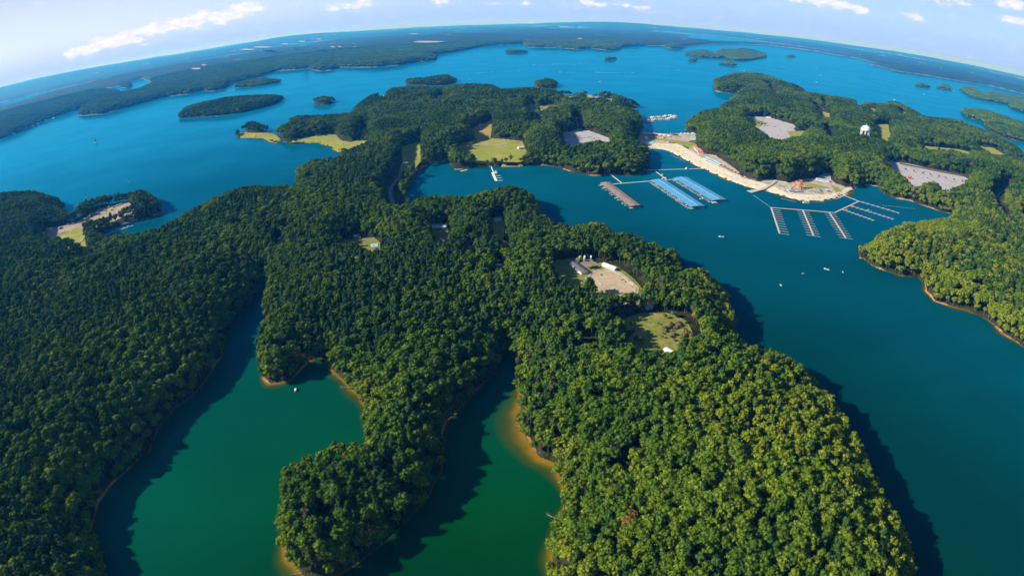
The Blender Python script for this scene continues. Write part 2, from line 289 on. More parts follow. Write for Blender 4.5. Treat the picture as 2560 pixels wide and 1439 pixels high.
# ------------------------------------------------------------------ the survey grid (fine in front, coarse behind)
azf = np.radians(np.arange(-80, 80.01, 0.235)); azb = np.radians(np.arange(90, 280, 10.0))
AZ = np.concatenate([azf, azb]); NA = len(AZ)
rad = [0.0, 40.0]; r = 80.0
while r < 60000:
    rad.append(r); r += max(1.6, min(.0026*(H*H+r*r)/H, .0125*r))
rad.append(60000.0); RAD = np.array(rad); NR = len(RAD)
GX = np.outer(RAD, np.sin(AZ)); GY = np.outer(RAD, np.cos(AZ))
gx, gy = GX.ravel(), GY.ravel()
D = np.full(gx.shape, -1e9)
OWN = np.zeros(gx.shape, np.int16)-1
for k, (nm, poly, _) in enumerate(LANDS):
    bb = (poly[:, 0].min()-400, poly[:, 0].max()+400, poly[:, 1].min()-400, poly[:, 1].max()+400)
    m = (gx > bb[0]) & (gx < bb[1]) & (gy > bb[2]) & (gy < bb[3])
    d = sdf(gx[m], gy[m], poly)
    if nm == 'far_shore': d = d+0
    up = d > D[m]; idx = np.where(m)[0][up]; D[idx] = d[up]; OWN[idx] = k
for hpoly in HOLES:
    bb = (hpoly[:, 0].min()-3000, hpoly[:, 0].max()+3000, hpoly[:, 1].min()-3000, hpoly[:, 1].max()+3000)
    m = (gx > bb[0]) & (gx < bb[1]) & (gy > bb[2]) & (gy < bb[3])
    D[m] = np.minimum(D[m], -sdf(gx[m], gy[m], hpoly))
m = (abs(gx-NW_ISLE[:, 0].mean()) < 1500) & (abs(gy-NW_ISLE[:, 1].mean()) < 1500)
D[m] = np.maximum(D[m], sdf(gx[m], gy[m], NW_ISLE))
# distant arms of the lake beyond the far shore
rr_ = np.hypot(gx, gy)
arm = fbm(gx, gy*0.6, 5200, 31, 4)
far_w = np.clip((rr_-9500)/4000, 0, 1)
D = np.where((OWN == 1) & (rr_ > 9500) & (D > 400), np.minimum(D, (0.66-arm)*6000+(1-far_w)*4000), D)
D = np.maximum(D, -400)
wig = (fbm(gx, gy, 28, 3, 3)-.5)*9*np.clip(np.abs(D)/6+.35, .35, 1)
D = D+np.where(np.abs(D) < 60, wig, 0)*np.clip(rr_/400, .5, 1.3)
hill = 20+22*fbm(gx, gy, 260, 11, 3)
hill = np.where(OWN >= 2, 9+10*fbm(gx, gy, 160, 12, 2), hill)
dp = np.maximum(D, 0)
ZT = np.where(D > 0, .35*np.minimum(dp, 2)+hill*(1-np.exp(-dp/48)), np.maximum(D*.35, -5))
ZT += np.where(D > 20, (fbm(gx, gy, 55, 15, 3)-.5)*8*np.clip((D-20)/60, 0, 1), 0)
farh = np.clip((rr_-4500)/9000, 0, 1)
ZT += np.where(D > 60, farh*(fbm(gx, gy, 2600, 21, 4)-.35)*150*np.clip((D-60)/900, 0, 1), 0)
azd = np.degrees(np.arctan2(gx, gy))
mt = np.clip((rr_-24000)/14000, 0, 1)
rough_m = .55+.9*fbm(gx, gy, 5200, 41, 4)
MT = 520*np.exp(-((azd+47)/9)**2)+260*np.exp(-((azd+22)/6)**2)+230*np.exp(-((azd-11)/6)**2)+60
ZT += np.where(D > 0, mt*MT*rough_m, 0); ZT = np.where(ZT > 330, 330+(ZT-330)*.42, ZT)
ZT += np.where((rr_ > 8500) & (D > 0), 14*np.clip(D/60, 0, 1), 0)            # the canopy itself where trees are no longer told apart
near = rr_ < 5200
PD = np.full(gx.shape, 500.0)
BD = np.full(gx.shape, 500.0)
clear_polys = []
for kind, pts, z, lab in CLEAR:
    pts = [(p[0], p[1], p[2]+12) if len(p) == 3 and p[1] < 480 and z >= 6 and kind != 'campground' else p for p in pts]
    poly = outline(pts, z0=z); clear_polys.append(poly)
    bb = (poly[:, 0].min()-60, poly[:, 0].max()+60, poly[:, 1].min()-60, poly[:, 1].max()+60)
    m = np.where((gx > bb[0]) & (gx < bb[1]) & (gy > bb[2]) & (gy < bb[3]))[0]
    d = -sdf(gx[m], gy[m], poly)
    PD[m] = np.minimum(PD[m], d)
    if z < 5: BD[m] = np.minimum(BD[m], d)
    w = np.clip(1-d/35, 0, 1); w = w*w*(3-2*w)
    tgt = np.minimum(z, .35+.075*np.maximum(D[m], 0)) if z < 5 else z
    ZT[m] = np.where(D[m] > 0, ZT[m]*(1-w)+tgt*w, ZT[m])
road_polys = []
for pts, wdt, z, lab in ROADS:
    pl = outline(pts, z0=z); road_polys.append(pl)
    bb = (pl[:, 0].min()-60, pl[:, 0].max()+60, pl[:, 1].min()-60, pl[:, 1].max()+60)
    m = np.where((gx > bb[0]) & (gx < bb[1]) & (gy > bb[2]) & (gy < bb[3]))[0]
    d = segdist(gx[m], gy[m], pl, False)-wdt/2
    PD[m] = np.minimum(PD[m], d-(14 if wdt > 6.5 else 3))
    w = np.clip(1-d/28, 0, 1); w = w*w*(3-2*w)
    ZT[m] = np.where(D[m] > 0, ZT[m]*(1-w)+np.minimum(z, .4+.3*D[m])*w, ZT[m])
D2, Z2, P2, O2, B2 = (a.reshape(NR, NA) for a in (D, ZT, PD, OWN, BD))
NF = len(azf)
def lookup(arr, x, y):
    x = np.asarray(x, float); y = np.asarray(y, float)
    r = np.hypot(x, y); a = np.arctan2(x, y)
    i = np.clip(np.searchsorted(RAD, r)-1, 0, NR-2); fr = np.clip((r-RAD[i])/(RAD[i+1]-RAD[i]), 0, 1)
    u = np.clip((a-azf[0])/(azf[1]-azf[0]), 0, NF-1.001); j = u.astype(int); fa = u-j
    return (arr[i, j]*(1-fa)+arr[i, j+1]*fa)*(1-fr)+(arr[i+1, j]*(1-fa)+arr[i+1, j+1]*fa)*fr
def hgt(x, y): return float(lookup(Z2, x, y))
SH = np.zeros(gx.shape)
base_w = .7+9*np.clip(fbm(gx, gy, 60, 51, 2)-.5, 0, 1)
for px, py, rr in WIDE_SHALLOW:
    cx, cy = P(px, py); q = np.exp(-((gx-cx)**2+(gy-cy)**2)/(rr*rr*1.2)); base_w += q*rr*.42
SH = np.exp(np.minimum(D, 0)/base_w)
# ------------------------------------------------------------------ materials
MATS = {}
def mat(name, color, rough=.8, metal=0.0, spec=None, noise=None, bump=None, emit=None):
    """plain procedural material: colour with a grain of noise = (scale, amount), bump = (scale, strength)"""
    if name in MATS: return MATS[name]
    m = bpy.data.materials.new(name); m.use_nodes = True; nt = m.node_tree; b = nt.nodes['Principled BSDF']
    b.inputs['Roughness'].default_value = rough; b.inputs['Metallic'].default_value = metal
    if spec is not None: b.inputs['Specular IOR Level'].default_value = spec
    n = noise or (.6, .22)
    tc = N(nt, 'ShaderNodeTexCoord'); t = N(nt, 'ShaderNodeTexNoise'); link(nt, tc.outputs['Object'], t.inputs['Vector'])
    t.inputs['Scale'].default_value = n[0]; t.inputs['Detail'].default_value = 5
    dark = tuple(c*(1-n[1]) for c in color); lite = tuple(min(1, c*(1+n[1]*.8)) for c in color)
    link(nt, mixc(nt, smooth(nt, t.outputs['Fac'], .3, .7), dark, lite), b.inputs['Base Color'])
    if bump:
        t2 = N(nt, 'ShaderNodeTexNoise'); link(nt, tc.outputs['Object'], t2.inputs['Vector']); t2.inputs['Scale'].default_value = bump[0]
        bp = N(nt, 'ShaderNodeBump'); bp.inputs['Strength'].default_value = bump[1]; link(nt, t2.outputs['Fac'], bp.inputs['Height']); link(nt, bp.outputs[0], b.inputs['Normal'])
    MATS[name] = m; return m

def foliage(name, stops, source, pine=False):
    m = bpy.data.materials.new(name); m.use_nodes = True; nt = m.node_tree; nt.nodes.clear()
    out = N(nt, 'ShaderNodeOutputMaterial')
    if source == 'INSTANCER':
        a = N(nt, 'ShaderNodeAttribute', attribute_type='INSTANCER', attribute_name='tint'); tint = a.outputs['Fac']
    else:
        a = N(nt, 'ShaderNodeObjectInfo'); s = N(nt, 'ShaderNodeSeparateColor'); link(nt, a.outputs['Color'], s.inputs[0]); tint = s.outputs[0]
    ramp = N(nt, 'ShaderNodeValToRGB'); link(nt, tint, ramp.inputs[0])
    el_ = ramp.color_ramp.elements
    el_[0].position, el_[0].color = stops[0][0], (*stops[0][1], 1); el_[1].position, el_[1].color = stops[-1][0], (*stops[-1][1], 1)
    for p, c in stops[1:-1]:
        e = el_.new(p); e.color = (*c, 1)
    g = N(nt, 'ShaderNodeNewGeometry'); t = N(nt, 'ShaderNodeTexNoise'); link(nt, g.outputs['Position'], t.inputs['Vector']); t.inputs['Scale'].default_value = .55; t.inputs['Detail'].default_value = 3
    f = smooth(nt, t.outputs['Fac'], .32, .7)
    var = mixc(nt, f, (.55, .6, .62), (1.35, 1.28, 1.05))
    rnd = mixc(nt, g.outputs['Random Per Island'], (.68, .70, .72), (1.34, 1.30, 1.15))
    c = mixc(nt, 1.0, mixc(nt, 1.0, ramp.outputs[0], var, 'MULTIPLY'), rnd, 'MULTIPLY')
    d = N(nt, 'ShaderNodeBsdfDiffuse'); link(nt, c, d.inputs[0])
    tr = N(nt, 'ShaderNodeBsdfTranslucent'); link(nt, mixc(nt, 1.0, c, (1.0, 1.15, .5), 'MULTIPLY'), tr.inputs[0])
    mx = N(nt, 'ShaderNodeMixShader'); mx.inputs[0].default_value = .10; link(nt, d.outputs[0], mx.inputs[1]); link(nt, tr.outputs[0], mx.inputs[2])
    link(nt, mx.outputs[0], out.inputs['Surface'])
    return m
BL = [(0, (.028, .068, .012)), (.3, (.048, .104, .013)), (.55, (.082, .152, .015)), (.78, (.130, .200, .018)), (.9, (.185, .235, .022)), (.95, (.16, .13, .04)), (1, (.20, .10, .035))]
PN = [(0, (.020, .052, .018)), (.5, (.036, .084, .022)), (.85, (.060, .115, .024)), (1, (.09, .14, .026))]
M_leafI = foliage('broadleaf_foliage_mass', BL, 'INSTANCER'); M_leafO = foliage('broadleaf_foliage', BL, 'OBJECT')
M_pineI = foliage('pine_foliage_mass', PN, 'INSTANCER'); M_pineO = foliage('pine_foliage', PN, 'OBJECT')
M_bark = mat('bark', (.16, .12, .09), .95, noise=(2, .4))

# terrain: forest floor, red clay bank at the waterline, far canopy and pale fields in the distance
m = bpy.data.materials.new('forest_floor'); m.use_nodes = True; nt = m.node_tree; b = nt.nodes['Principled BSDF']; M_ground = m
b.inputs['Roughness'].default_value = .95; b.inputs['Specular IOR Level'].default_value = .1
g = N(nt, 'ShaderNodeNewGeometry'); ad = N(nt, 'ShaderNodeAttribute', attribute_name='shore'); af = N(nt, 'ShaderNodeAttribute', attribute_name='reach')
def nz(scale, det=4, vec=None, rough=.5):
    t = N(nt, 'ShaderNodeTexNoise'); link(nt, vec or g.outputs['Position'], t.inputs['Vector']); t.inputs['Scale'].default_value = scale; t.inputs['Detail'].default_value = det; t.inputs['Roughness'].default_value = rough
    return t.outputs['Fac']
floor = mixc(nt, smooth(nt, nz(.05), .35, .65), (.018, .026, .008), (.045, .045, .018))
clay = mixc(nt, smooth(nt, nz(.12), .35, .65), (.36, .16, .05), (.50, .32, .16))
dn = math_n(nt, 'ADD', ad.outputs['Fac'], math_n(nt, 'MULTIPLY', math_n(nt, 'SUBTRACT', .66, nz(.022, 3)), 18))
bank = smooth(nt, dn, 2.4, .4)
c = mixc(nt, bank, floor, clay)
canopy = mixc(nt, smooth(nt, nz(.0045, 8, rough=.65), .38, .62), (.012, .034, .018), (.036, .068, .030))
canopy = mixc(nt, smooth(nt, nz(.03, 5, rough=.7), .4, .62), canopy, (.020, .046, .020))
fld = smooth(nt, nz(.0011, 6, rough=.6), .655, .675)
canopy = mixc(nt, math_n(nt, 'MULTIPLY', fld, smooth(nt, ad.outputs['Fac'], 80, 300)), canopy, (.42, .38, .26))
c = mixc(nt, smooth(nt, af.outputs['Fac'], 3600, 5200), c, mixc(nt, smooth(nt, ad.outputs['Fac'], 1, 5), (.16, .13, .08), canopy))
link(nt, c, b.inputs['Base Color'])
bp = N(nt, 'ShaderNodeBump'); bp.inputs['Strength'].default_value = .9; bp.inputs['Distance'].default_value = 14; link(nt, nz(.022, 5, rough=.7), bp.inputs['Height']); link(nt, bp.outputs[0], b.inputs['Normal'])

# lake water: murky green body that shows silt in the shallows, glossy rippled surface
m = bpy.data.materials.new('lake_water'); m.use_nodes = True; nt = m.node_tree; nt.nodes.clear(); M_water = m
out = N(nt, 'ShaderNodeOutputMaterial')
g = N(nt, 'ShaderNodeNewGeometry'); a = N(nt, 'ShaderNodeAttribute', attribute_name='shallow'); ao = N(nt, 'ShaderNodeAttribute', attribute_name='far_blue')
big = smooth(nt, nz(.0035, 4), .35, .65)
asi = N(nt, 'ShaderNodeAttribute', attribute_name='silt')
body = mixc(nt, big, (.0005, .027, .009), (.001, .035, .014))
body = mixc(nt, asi.outputs['Fac'], body, mixc(nt, big, (.0006, .058, .006), (.001, .070, .011)))
body = mixc(nt, ao.outputs['Fac'], body, mixc(nt, big, (.0005, .185, .34), (.001, .225, .42)))  # distant haze and sky reflection painted into the body colour as blue
s = math_n(nt, 'ADD', a.outputs['Fac'], math_n(nt, 'MULTIPLY', math_n(nt, 'SUBTRACT', nz(.035, 4), .5), math_n(nt, 'MULTIPLY', a.outputs['Fac'], .7)))
c = mixc(nt, smooth(nt, s, .12, .55), body, (.048, .075, .006))
c = mixc(nt, smooth(nt, s, .45, .95), c, (.30, .17, .014))
d = N(nt, 'ShaderNodeBsdfDiffuse'); link(nt, c, d.inputs[0])
gl = N(nt, 'ShaderNodeBsdfGlossy', distribution='GGX'); gl.inputs['Color'].default_value = (.06, .50, .72, 1); gl.inputs['Roughness'].default_value = .16
fr = N(nt, 'ShaderNodeFresnel'); fr.inputs[0].default_value = 1.33
bp = N(nt, 'ShaderNodeBump'); bp.inputs['Strength'].default_value = .35; bp.inputs['Distance'].default_value = .6
mp = N(nt, 'ShaderNodeMapping'); link(nt, g.outputs['Position'], mp.inputs[0]); mp.inputs['Rotation'].default_value = (0, 0, .5); mp.inputs['Scale'].default_value = (.35, 1, 1)
link(nt, nz(.12, 4, mp.outputs[0]), bp.inputs['Height']); link(nt, bp.outputs[0], gl.inputs['Normal'])
wind = smooth(nt, nz(.0022, 6, mp.outputs[0], .6), .35, .7)
wsx = mixc(nt, wind, (.80, .84, .86), (1.18, 1.14, 1.10)); link(nt, mixc(nt, 1.0, c, wsx, 'MULTIPLY'), d.inputs[0])
link(nt, math_n(nt, 'ADD', math_n(nt, 'MULTIPLY', wind, .10), .06), gl.inputs['Roughness'])
mx = N(nt, 'ShaderNodeMixShader'); link(nt, math_n(nt, 'MULTIPLY', fr.outputs[0], .8), mx.inputs[0]); link(nt, d.outputs[0], mx.inputs[1]); link(nt, gl.outputs[0], mx.inputs[2])
link(nt, mx.outputs[0], out.inputs['Surface'])

# ------------------------------------------------------------------ object helpers
def tag(o, label=None, cat=None, group=None, kind=None):
    if label: o['label'] = label
    if cat: o['category'] = cat
    if group: o['group'] = group
    if kind: o['kind'] = kind
    return o
def empty(name, loc, rz=0.0, label=None, cat=None, group=None):
    o = bpy.data.objects.new(name, None); COL.objects.link(o); o.location = loc; o.rotation_euler = (0, 0, rz); o.empty_display_size = .5
    return tag(o, label, cat, group)
def obj_from(name, me, parent=None, loc=None, rz=None):
    o = bpy.data.objects.new(name, me); COL.objects.link(o)
    if parent: o.parent = parent
    if loc is not None: o.location = loc
    if rz is not None: o.rotation_euler = (0, 0, rz)
    return o
def copy_tree(o, parent=None):
    c = o.copy(); COL.objects.link(c)
    if parent: c.parent = parent
    for ch in list(o.children): copy_tree(ch, c)
    return c
def fast_mesh(name, verts, faces4, mats, smooth_=False, matidx=None):
    """verts (n,3), faces (m,k) all of one size"""
    me = bpy.data.meshes.new(name); faces4 = np.asarray(faces4, np.int32); k = faces4.shape[1]
    me.vertices.add(len(verts)); me.vertices.foreach_set('co', np.asarray(verts, np.float32).ravel())
    me.loops.add(faces4.size); me.loops.foreach_set('vertex_index', faces4.ravel())
    me.polygons.add(len(faces4)); me.polygons.foreach_set('loop_start', np.arange(0, faces4.size, k, dtype=np.int32))
    if matidx is not None: me.polygons.foreach_set('material_index', np.asarray(matidx, np.int32))
    if smooth_: me.polygons.foreach_set('use_smooth', np.ones(len(faces4), bool))
    me.update(calc_edges=True)
    for m in mats: me.materials.append(m)
    return me
def fattr(me, name, vals, dom='POINT', typ='FLOAT'):
    a = me.attributes.new(name, typ, dom); a.data.foreach_set('value', np.asarray(vals, np.float32 if typ == 'FLOAT' else np.int32))

# ------------------------------------------------------------------ terrain and water sheets
ii, jj = np.meshgrid(np.arange(NR-1), np.arange(NA), indexing='ij')
j2 = (jj+1) % NA
Q = np.stack([ii*NA+jj, ii*NA+j2, (ii+1)*NA+j2, (ii+1)*NA+jj], -1).reshape(-1, 4)
cell = np.maximum(12, np.hypot(gx, gy)*.03)
dq = D[Q]; cq = cell[Q].max(1)
def sheet(name, mask, z, mats, attrs, sm=True):
    q = Q[mask]; used = np.unique(q); remap = np.full(len(gx), -1); remap[used] = np.arange(len(used))
    me = fast_mesh(name, np.stack([gx[used], gy[used], z[used]], 1), remap[q], mats, sm)
    for k, v in attrs.items(): fattr(me, k, v[used])
    return me
rr_ = np.hypot(gx, gy)
far_blue_ramp = np.clip((rr_-250)/2600, 0, 1)**.98  # weight of the painted haze blue, rising with distance from the camera
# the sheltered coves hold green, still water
ow = far_blue_ramp
sx1, sy1 = P(480, 1150); sx2, sy2 = P(1230, 1180); sx3, sy3 = P(780, 1010)
silt = np.clip(sum(np.exp(-((gx-a)**2+(gy-b)**2)/(w*w)) for a, b, w in ((sx1, sy1, 170), (sx2, sy2, 120), (sx3, sy3, 110))), 0, 1)
me = sheet('terrain', dq.max(1) > -cq, ZT, [M_ground], {'shore': D, 'reach': rr_})
o = obj_from('terrain', me); tag(o, kind='structure', label='hilly wooded ground with red clay banks along the shores')
me = sheet('lake_water', dq.min(1) < cq, np.zeros(len(gx)), [M_water], {'shallow': SH, 'far_blue': ow, 'silt': silt})
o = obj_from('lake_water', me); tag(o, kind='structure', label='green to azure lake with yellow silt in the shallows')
# ------------------------------------------------------------------ tree shapes
def ico(sub):
    import bmesh
    bm = bmesh.new(); bmesh.ops.create_icosphere(bm, subdivisions=sub, radius=1.0)
    v = np.array([x.co[:] for x in bm.verts]); f = np.array([[q.index for q in p.verts] for p in bm.faces]); bm.free(); return v, f
ICO1, ICO2 = ico(1), ico(2)
def tube(p0, p1, r0, r1, n=5):
    p0, p1 = np.array(p0, float), np.array(p1, float); d = p1-p0; d /= np.linalg.norm(d)
    a = np.cross(d, [1, 0, .13]); a /= np.linalg.norm(a); b = np.cross(d, a)
    ang = np.arange(n)*2*np.pi/n; ring = np.outer(np.cos(ang), a)+np.outer(np.sin(ang), b)
    v = np.vstack([p0+ring*r0, p1+ring*r1]); f = []
    for i in range(n):
        j = (i+1) % n; f += [[i, j, n+j], [i, n+j, n+i]]
    return v, np.array(f)
def crown_mesh(seed, kind):
    """crown of leafy lobes, each covered with small tilted leaf clumps; returns verts, tris"""
    g = np.random.default_rng(seed); V_, F_ = [], []; off = 0
    def add(v, f):
        nonlocal off
        V_.append(v); F_.append(np.asarray(f)+off); off += len(v)
    lobes = []
    if kind == 'broad':
        rx = g.uniform(4.0, 5.2); hz = g.uniform(5.0, 6.6); zc = 15.5
        lobes.append((np.array([0, 0, zc-.5]), rx*.70, hz*.80))
        n = g.integers(12, 17)
        for i in range(n):
            ph = i*2.399+g.uniform(-.4, .4); q = (i+.5)/n; el = math.asin(1-1.45*q)
            rr = .60+.26*g.random()
            c = np.array([math.cos(ph)*math.cos(el)*rx*rr, math.sin(ph)*math.cos(el)*rx*rr, zc+math.sin(el)*hz*rr])
            s = g.uniform(1.15, 2.2); lobes.append((c, s, s*g.uniform(.8, 1.05)))
    else:
        zc = 18.5; lobes.append((np.array([0, 0, zc]), 1.5, 5.5))
        for lev in range(6):
            z = 12.5+lev*2.15; R_ = (2.7, 3.5, 3.6, 3.2, 2.4, .5)[lev]*g.uniform(.85, 1.15)
            for k in range(5 if lev < 3 else 3 if lev < 5 else 1):
                a = k*2*math.pi/5+lev*1.1+g.uniform(-.4, .4); q = R_*g.uniform(.45, .72) if lev < 5 else .2
                s = g.uniform(1.1, 1.75); lobes.append((np.array([math.cos(a)*q, math.sin(a)*q, z+g.uniform(-.5, .5)]), s, s*.72))
    for li, (c, s, sz) in enumerate(lobes):
        v, f = (ICO2 if li == 0 else ICO1)
        k = 1+g.uniform(-.24, .20, len(v))[:, None]
        add(v*k*np.array([s, s, sz])*.93+c, f)
        nt_ = (20 if kind == 'broad' else 13) if li else 30
        dirs = g.normal(size=(nt_, 3)); dirs[:, 2] = dirs[:, 2]*.8+.35; dirs /= np.linalg.norm(dirs, axis=1)[:, None]
        for dvec in dirs:
            p = c+dvec*np.array([s, s, sz])*g.uniform(.92, 1.18)
            nrm = dvec+g.normal(size=3)*.55; nrm /= np.linalg.norm(nrm)
            a = np.cross(nrm, g.normal(size=3)); a /= np.linalg.norm(a); b = np.cross(nrm, a)
            w = g.uniform(.38, .78) if kind == 'broad' else g.uniform(.30, .6); h = w*g.uniform(.6, 1.2)
            mid = p+nrm*w*.38
            add(np.array([p+a*w, p+b*h, p-a*w, p-b*h, mid]), [[0, 1, 4], [1, 2, 4], [2, 3, 4], [3, 0, 4]])
    return np.vstack(V_), np.vstack(F_)
def trunk_mesh(seed, kind):
    g = np.random.default_rng(seed+50); V_, F_ = [], []; off = 0
    top = 15.0 if kind == 'broad' else 24.0; r0 = .38 if kind == 'broad' else .32
    parts = [((0, 0, -2.0), (0, 0, top), r0, r0*.35)]
    for k in range(4):
        a = g.uniform(0, 6.28); z = g.uniform(.55, .85)*top; L = g.uniform(1.8, 3.2)*(1 if kind == 'broad' else .6)
        parts.append(((0, 0, z), (math.cos(a)*L, math.sin(a)*L, z+L*.8), .15, .05))
    for p in parts:
        v, f = tube(*p); V_.append(v); F_.append(f+off); off += len(v)
    return np.vstack(V_), np.vstack(F_)
def clump_mesh(seed):
    """a patch of canopy some 45 m across for woods too far off to tell its trees apart"""
    g = np.random.default_rng(seed+900); V_, F_ = [], []; off = 0
    for i in range(26):
        a = g.uniform(0, 6.28); q = math.sqrt(g.random())*23; s = g.uniform(3.6, 6.2); h = g.uniform(15, 22)
        v, f = ICO1; v = v*(1+g.uniform(-.2, .2, len(v))[:, None])*np.array([s, s, s*1.5])+np.array([math.cos(a)*q, math.sin(a)*q, h-s*1.5])
        V_.append(v); F_.append(f+off); off += len(v)
    return np.vstack(V_), np.vstack(F_)
SHAPES = []     # (crown, trunk or None, is_pine)
for s in range(5): SHAPES.append((crown_mesh(10+s, 'broad'), trunk_mesh(10+s, 'broad'), 0))
for s in range(3): SHAPES.append((crown_mesh(40+s, 'pine'), trunk_mesh(40+s, 'pine'), 1))
for s in range(3): SHAPES.append((clump_mesh(s), None, 0))
NB, NP_, NC = 5, 3, 3

# ------------------------------------------------------------------ where trees stand
def scatter(spacing, r0, r1, seed):
    g = np.random.default_rng(seed)
    xs = np.arange(-r1, r1, spacing); ys = np.arange(0 if r0 > 700 else -60, r1, spacing*.87)
    X, Y = np.meshgrid(xs, ys); X = X+((np.arange(len(ys)) % 2)*spacing*.5)[:, None]
    X = X+g.uniform(-.38, .38, X.shape)*spacing; Y = Y+g.uniform(-.38, .38, Y.shape)*spacing
    X, Y = X.ravel(), Y.ravel(); rr = np.hypot(X, Y); az = np.degrees(np.arctan2(X, Y))
    m = (rr >= r0) & (rr < r1) & (np.abs(az) < 79)
    X, Y = X[m], Y[m]
    px, py = proj(X, Y, 12); m = (px > -320) & (px < 2760) & (py < 1700) & (py > 40)
    return X[m], Y[m]
TR = {k: [] for k in 'x y z s h v t o'.split()}
def put(X, Y, zone):
    g = np.random.default_rng(zone+77)
    d = lookup(D2, X, Y); pd = lookup(P2, X, Y)
    keep = (g.random(len(d)) > .04) & ((fbm(X, Y, 26, 71, 2) < .80) | (d < 15)) & (d > -2.2) & (pd > 1.2+6*fbm(X, Y, 9, 81, 2)) & (lookup(B2, X, Y) > 7) if zone < 3 else (d > 4) & (pd > 12)
    X, Y, d, pd = X[keep], Y[keep], d[keep], pd[keep]; n = len(X)
    z = np.maximum(lookup(Z2, X, Y), 0.0)
    stand = fbm(X, Y, 140, 61, 3)                       # pines and broadleaves grow in stands
    tone = fbm(X, Y, 75, 63, 3)*.62+g.random(n)*.32+.06
    px, py = proj(X, Y, z+12)
    left = np.clip((1250-px)/900, 0, 1)
    pine = g.random(n) < np.clip((stand-.46)*3.2+.12, .02, .7)
    edge = d < 14
    pine &= ~(edge & (g.random(n) < .6))
    tone = np.where(edge, tone+.14, tone)-left*.05+np.clip((px-1250)/2600, 0, .25)*np.where(py > 480, 1, .3)-(.22 if zone == 3 else .06 if zone == 2 else 0)+np.where((px > 2100) & (py < 900) & (py > 540), .10, 0)  # right-hand hill lightened: its sun-facing brightness is put into the leaf tone
    odd = g.random(n) < .0012; tone = np.where(odd, g.uniform(.93, 1.0, n), np.minimum(tone, .90))
    if zone == 3: v = NB+NP_+g.integers(0, NC, n); s = g.uniform(.85, 1.15, n); h = s*g.uniform(.85, 1.1, n)
    else:
        v = np.where(pine, NB+g.integers(0, NP_, n), g.integers(0, NB, n))
        s = np.where(pine, g.uniform(.95, 1.3, n), g.choice([.66, .8, .92, 1.02, 1.15, 1.34], n, p=[.12, .2, .22, .2, .17, .09])*g.uniform(.94, 1.06, n))*(1.14, 1.42, 1.95)[zone]
        h = np.where(pine, g.uniform(.80, 1.05, n), g.uniform(.78, 1.14, n))*(1, 1.06, 1.1)[zone]
        small = (d < 3) | (pd < 6); s = np.where(small, s*.86, s); h = np.where(small, h*.72, h)
    own = O2[np.clip(np.searchsorted(RAD, np.hypot(X, Y)), 0, NR-1), np.clip(((np.arctan2(X, Y)-azf[0])/(azf[1]-azf[0])+.5).astype(int), 0, NF-1)]
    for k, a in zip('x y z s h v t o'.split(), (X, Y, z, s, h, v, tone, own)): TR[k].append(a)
put(*scatter(7.9, 60, 900, 1), 0)
put(*scatter(9.8, 900, 1900, 2), 1)
put(*scatter(14.0, 1900, 3900, 3), 2)
put(*scatter(36.0, 3900, 9000, 4), 3)
TR = {k: np.concatenate(v) for k, v in TR.items()}
NT = len(TR['x'])
dist = np.sqrt(TR['x']**2+TR['y']**2+(TR['z']+15-H)**2)
tpx, tpy = proj(TR['x'], TR['y'], TR['z']+TR['h']*18)
infr = (tpx > 8) & (tpx < 2552) & (tpy > 5) & (tpy < 1434)
# of each kind the trees that show largest in the photograph become objects of their own
PXS = TR['s']/dist*np.where(infr, 1, 0)
is_pine = (TR['v'] >= NB) & (TR['v'] < NB+NP_); is_broad = TR['v'] < NB
single = np.zeros(NT, bool)
N_BROAD, N_PINE = 290, 240
single[np.argsort(-PXS*is_broad)[:N_BROAD]] = True
single[np.argsort(-PXS*is_pine)[:N_PINE]] = True

def tree_name_area(px, py):
    if px < 480: return 'on the dark left slope'
    if px < 1140 and py > 1040: return 'on the blunt headland' if py < 1250 else 'near the tip of the blunt headland'
    if px < 1480: return 'above the silty narrow cove'
    band = 'by the bottom edge' if py > 1340 else 'in the lower woods' if py > 1180 else 'in the upper woods'
    return band+(' left of centre' if px < 1640 else ' of the peninsula' if px < 1950 else ' near the channel')
CROWN_ME = {}
for v, ((cv_, cf_), tk, pn) in enumerate(SHAPES[:NB+NP_]):
    a = fast_mesh('pine_crown' if pn else 'broadleaf_crown', cv_, cf_, [M_pineO if pn else M_leafO])
    b_ = fast_mesh('tree_trunk', tk[0], tk[1], [M_bark]); CROWN_ME[v] = (a, b_)
def tone_word(t, pn):
    if pn: return 'dark' if t < .35 else 'deep green' if t < .55 else 'mid green' if t < .72 else 'grassy'
    if t > .925: return 'rusty orange'
    return 'very dark' if t < .3 else 'dark' if t < .4 else 'mid green' if t < .5 else 'fresh green' if t < .6 else 'light green' if t < .7 else 'olive' if t < .8 else 'yellow green'
def size_word(s, h): return 'big' if s*h > 1.25 else 'slim' if s < .95 else 'low' if h < .84 else 'tall' if h > 1.03 else 'middling'
IDX = np.where(single)[0]; base_l = {}
for i in IDX:
    pn = bool(is_pine[i]); ar = tree_name_area(tpx[i], tpy[i]); sh_ = 'shore ' if lookup(D2, TR['x'][i], TR['y'][i]) < 9 else ''
    base_l.setdefault((size_word(TR['s'][i]/1.1, TR['h'][i])+' '+tone_word(TR['t'][i], pn)+' '+sh_+('pine' if pn else 'broadleaf tree'), ar), []).append(i)
TENS = ['', '', 'twenty', 'thirty', 'forty', 'fifty']
ORDS = 'first second third fourth fifth sixth seventh eighth ninth tenth eleventh twelfth thirteenth fourteenth fifteenth sixteenth seventeenth eighteenth nineteenth'.split()
def ordw(i):
    n = i+1
    if n < 20: return ORDS[n-1]
    if n % 10 == 0: return {20: 'twentieth', 30: 'thirtieth', 40: 'fortieth', 50: 'fiftieth'}[n]
    return TENS[n//10]+'-'+ORDS[n % 10-1]
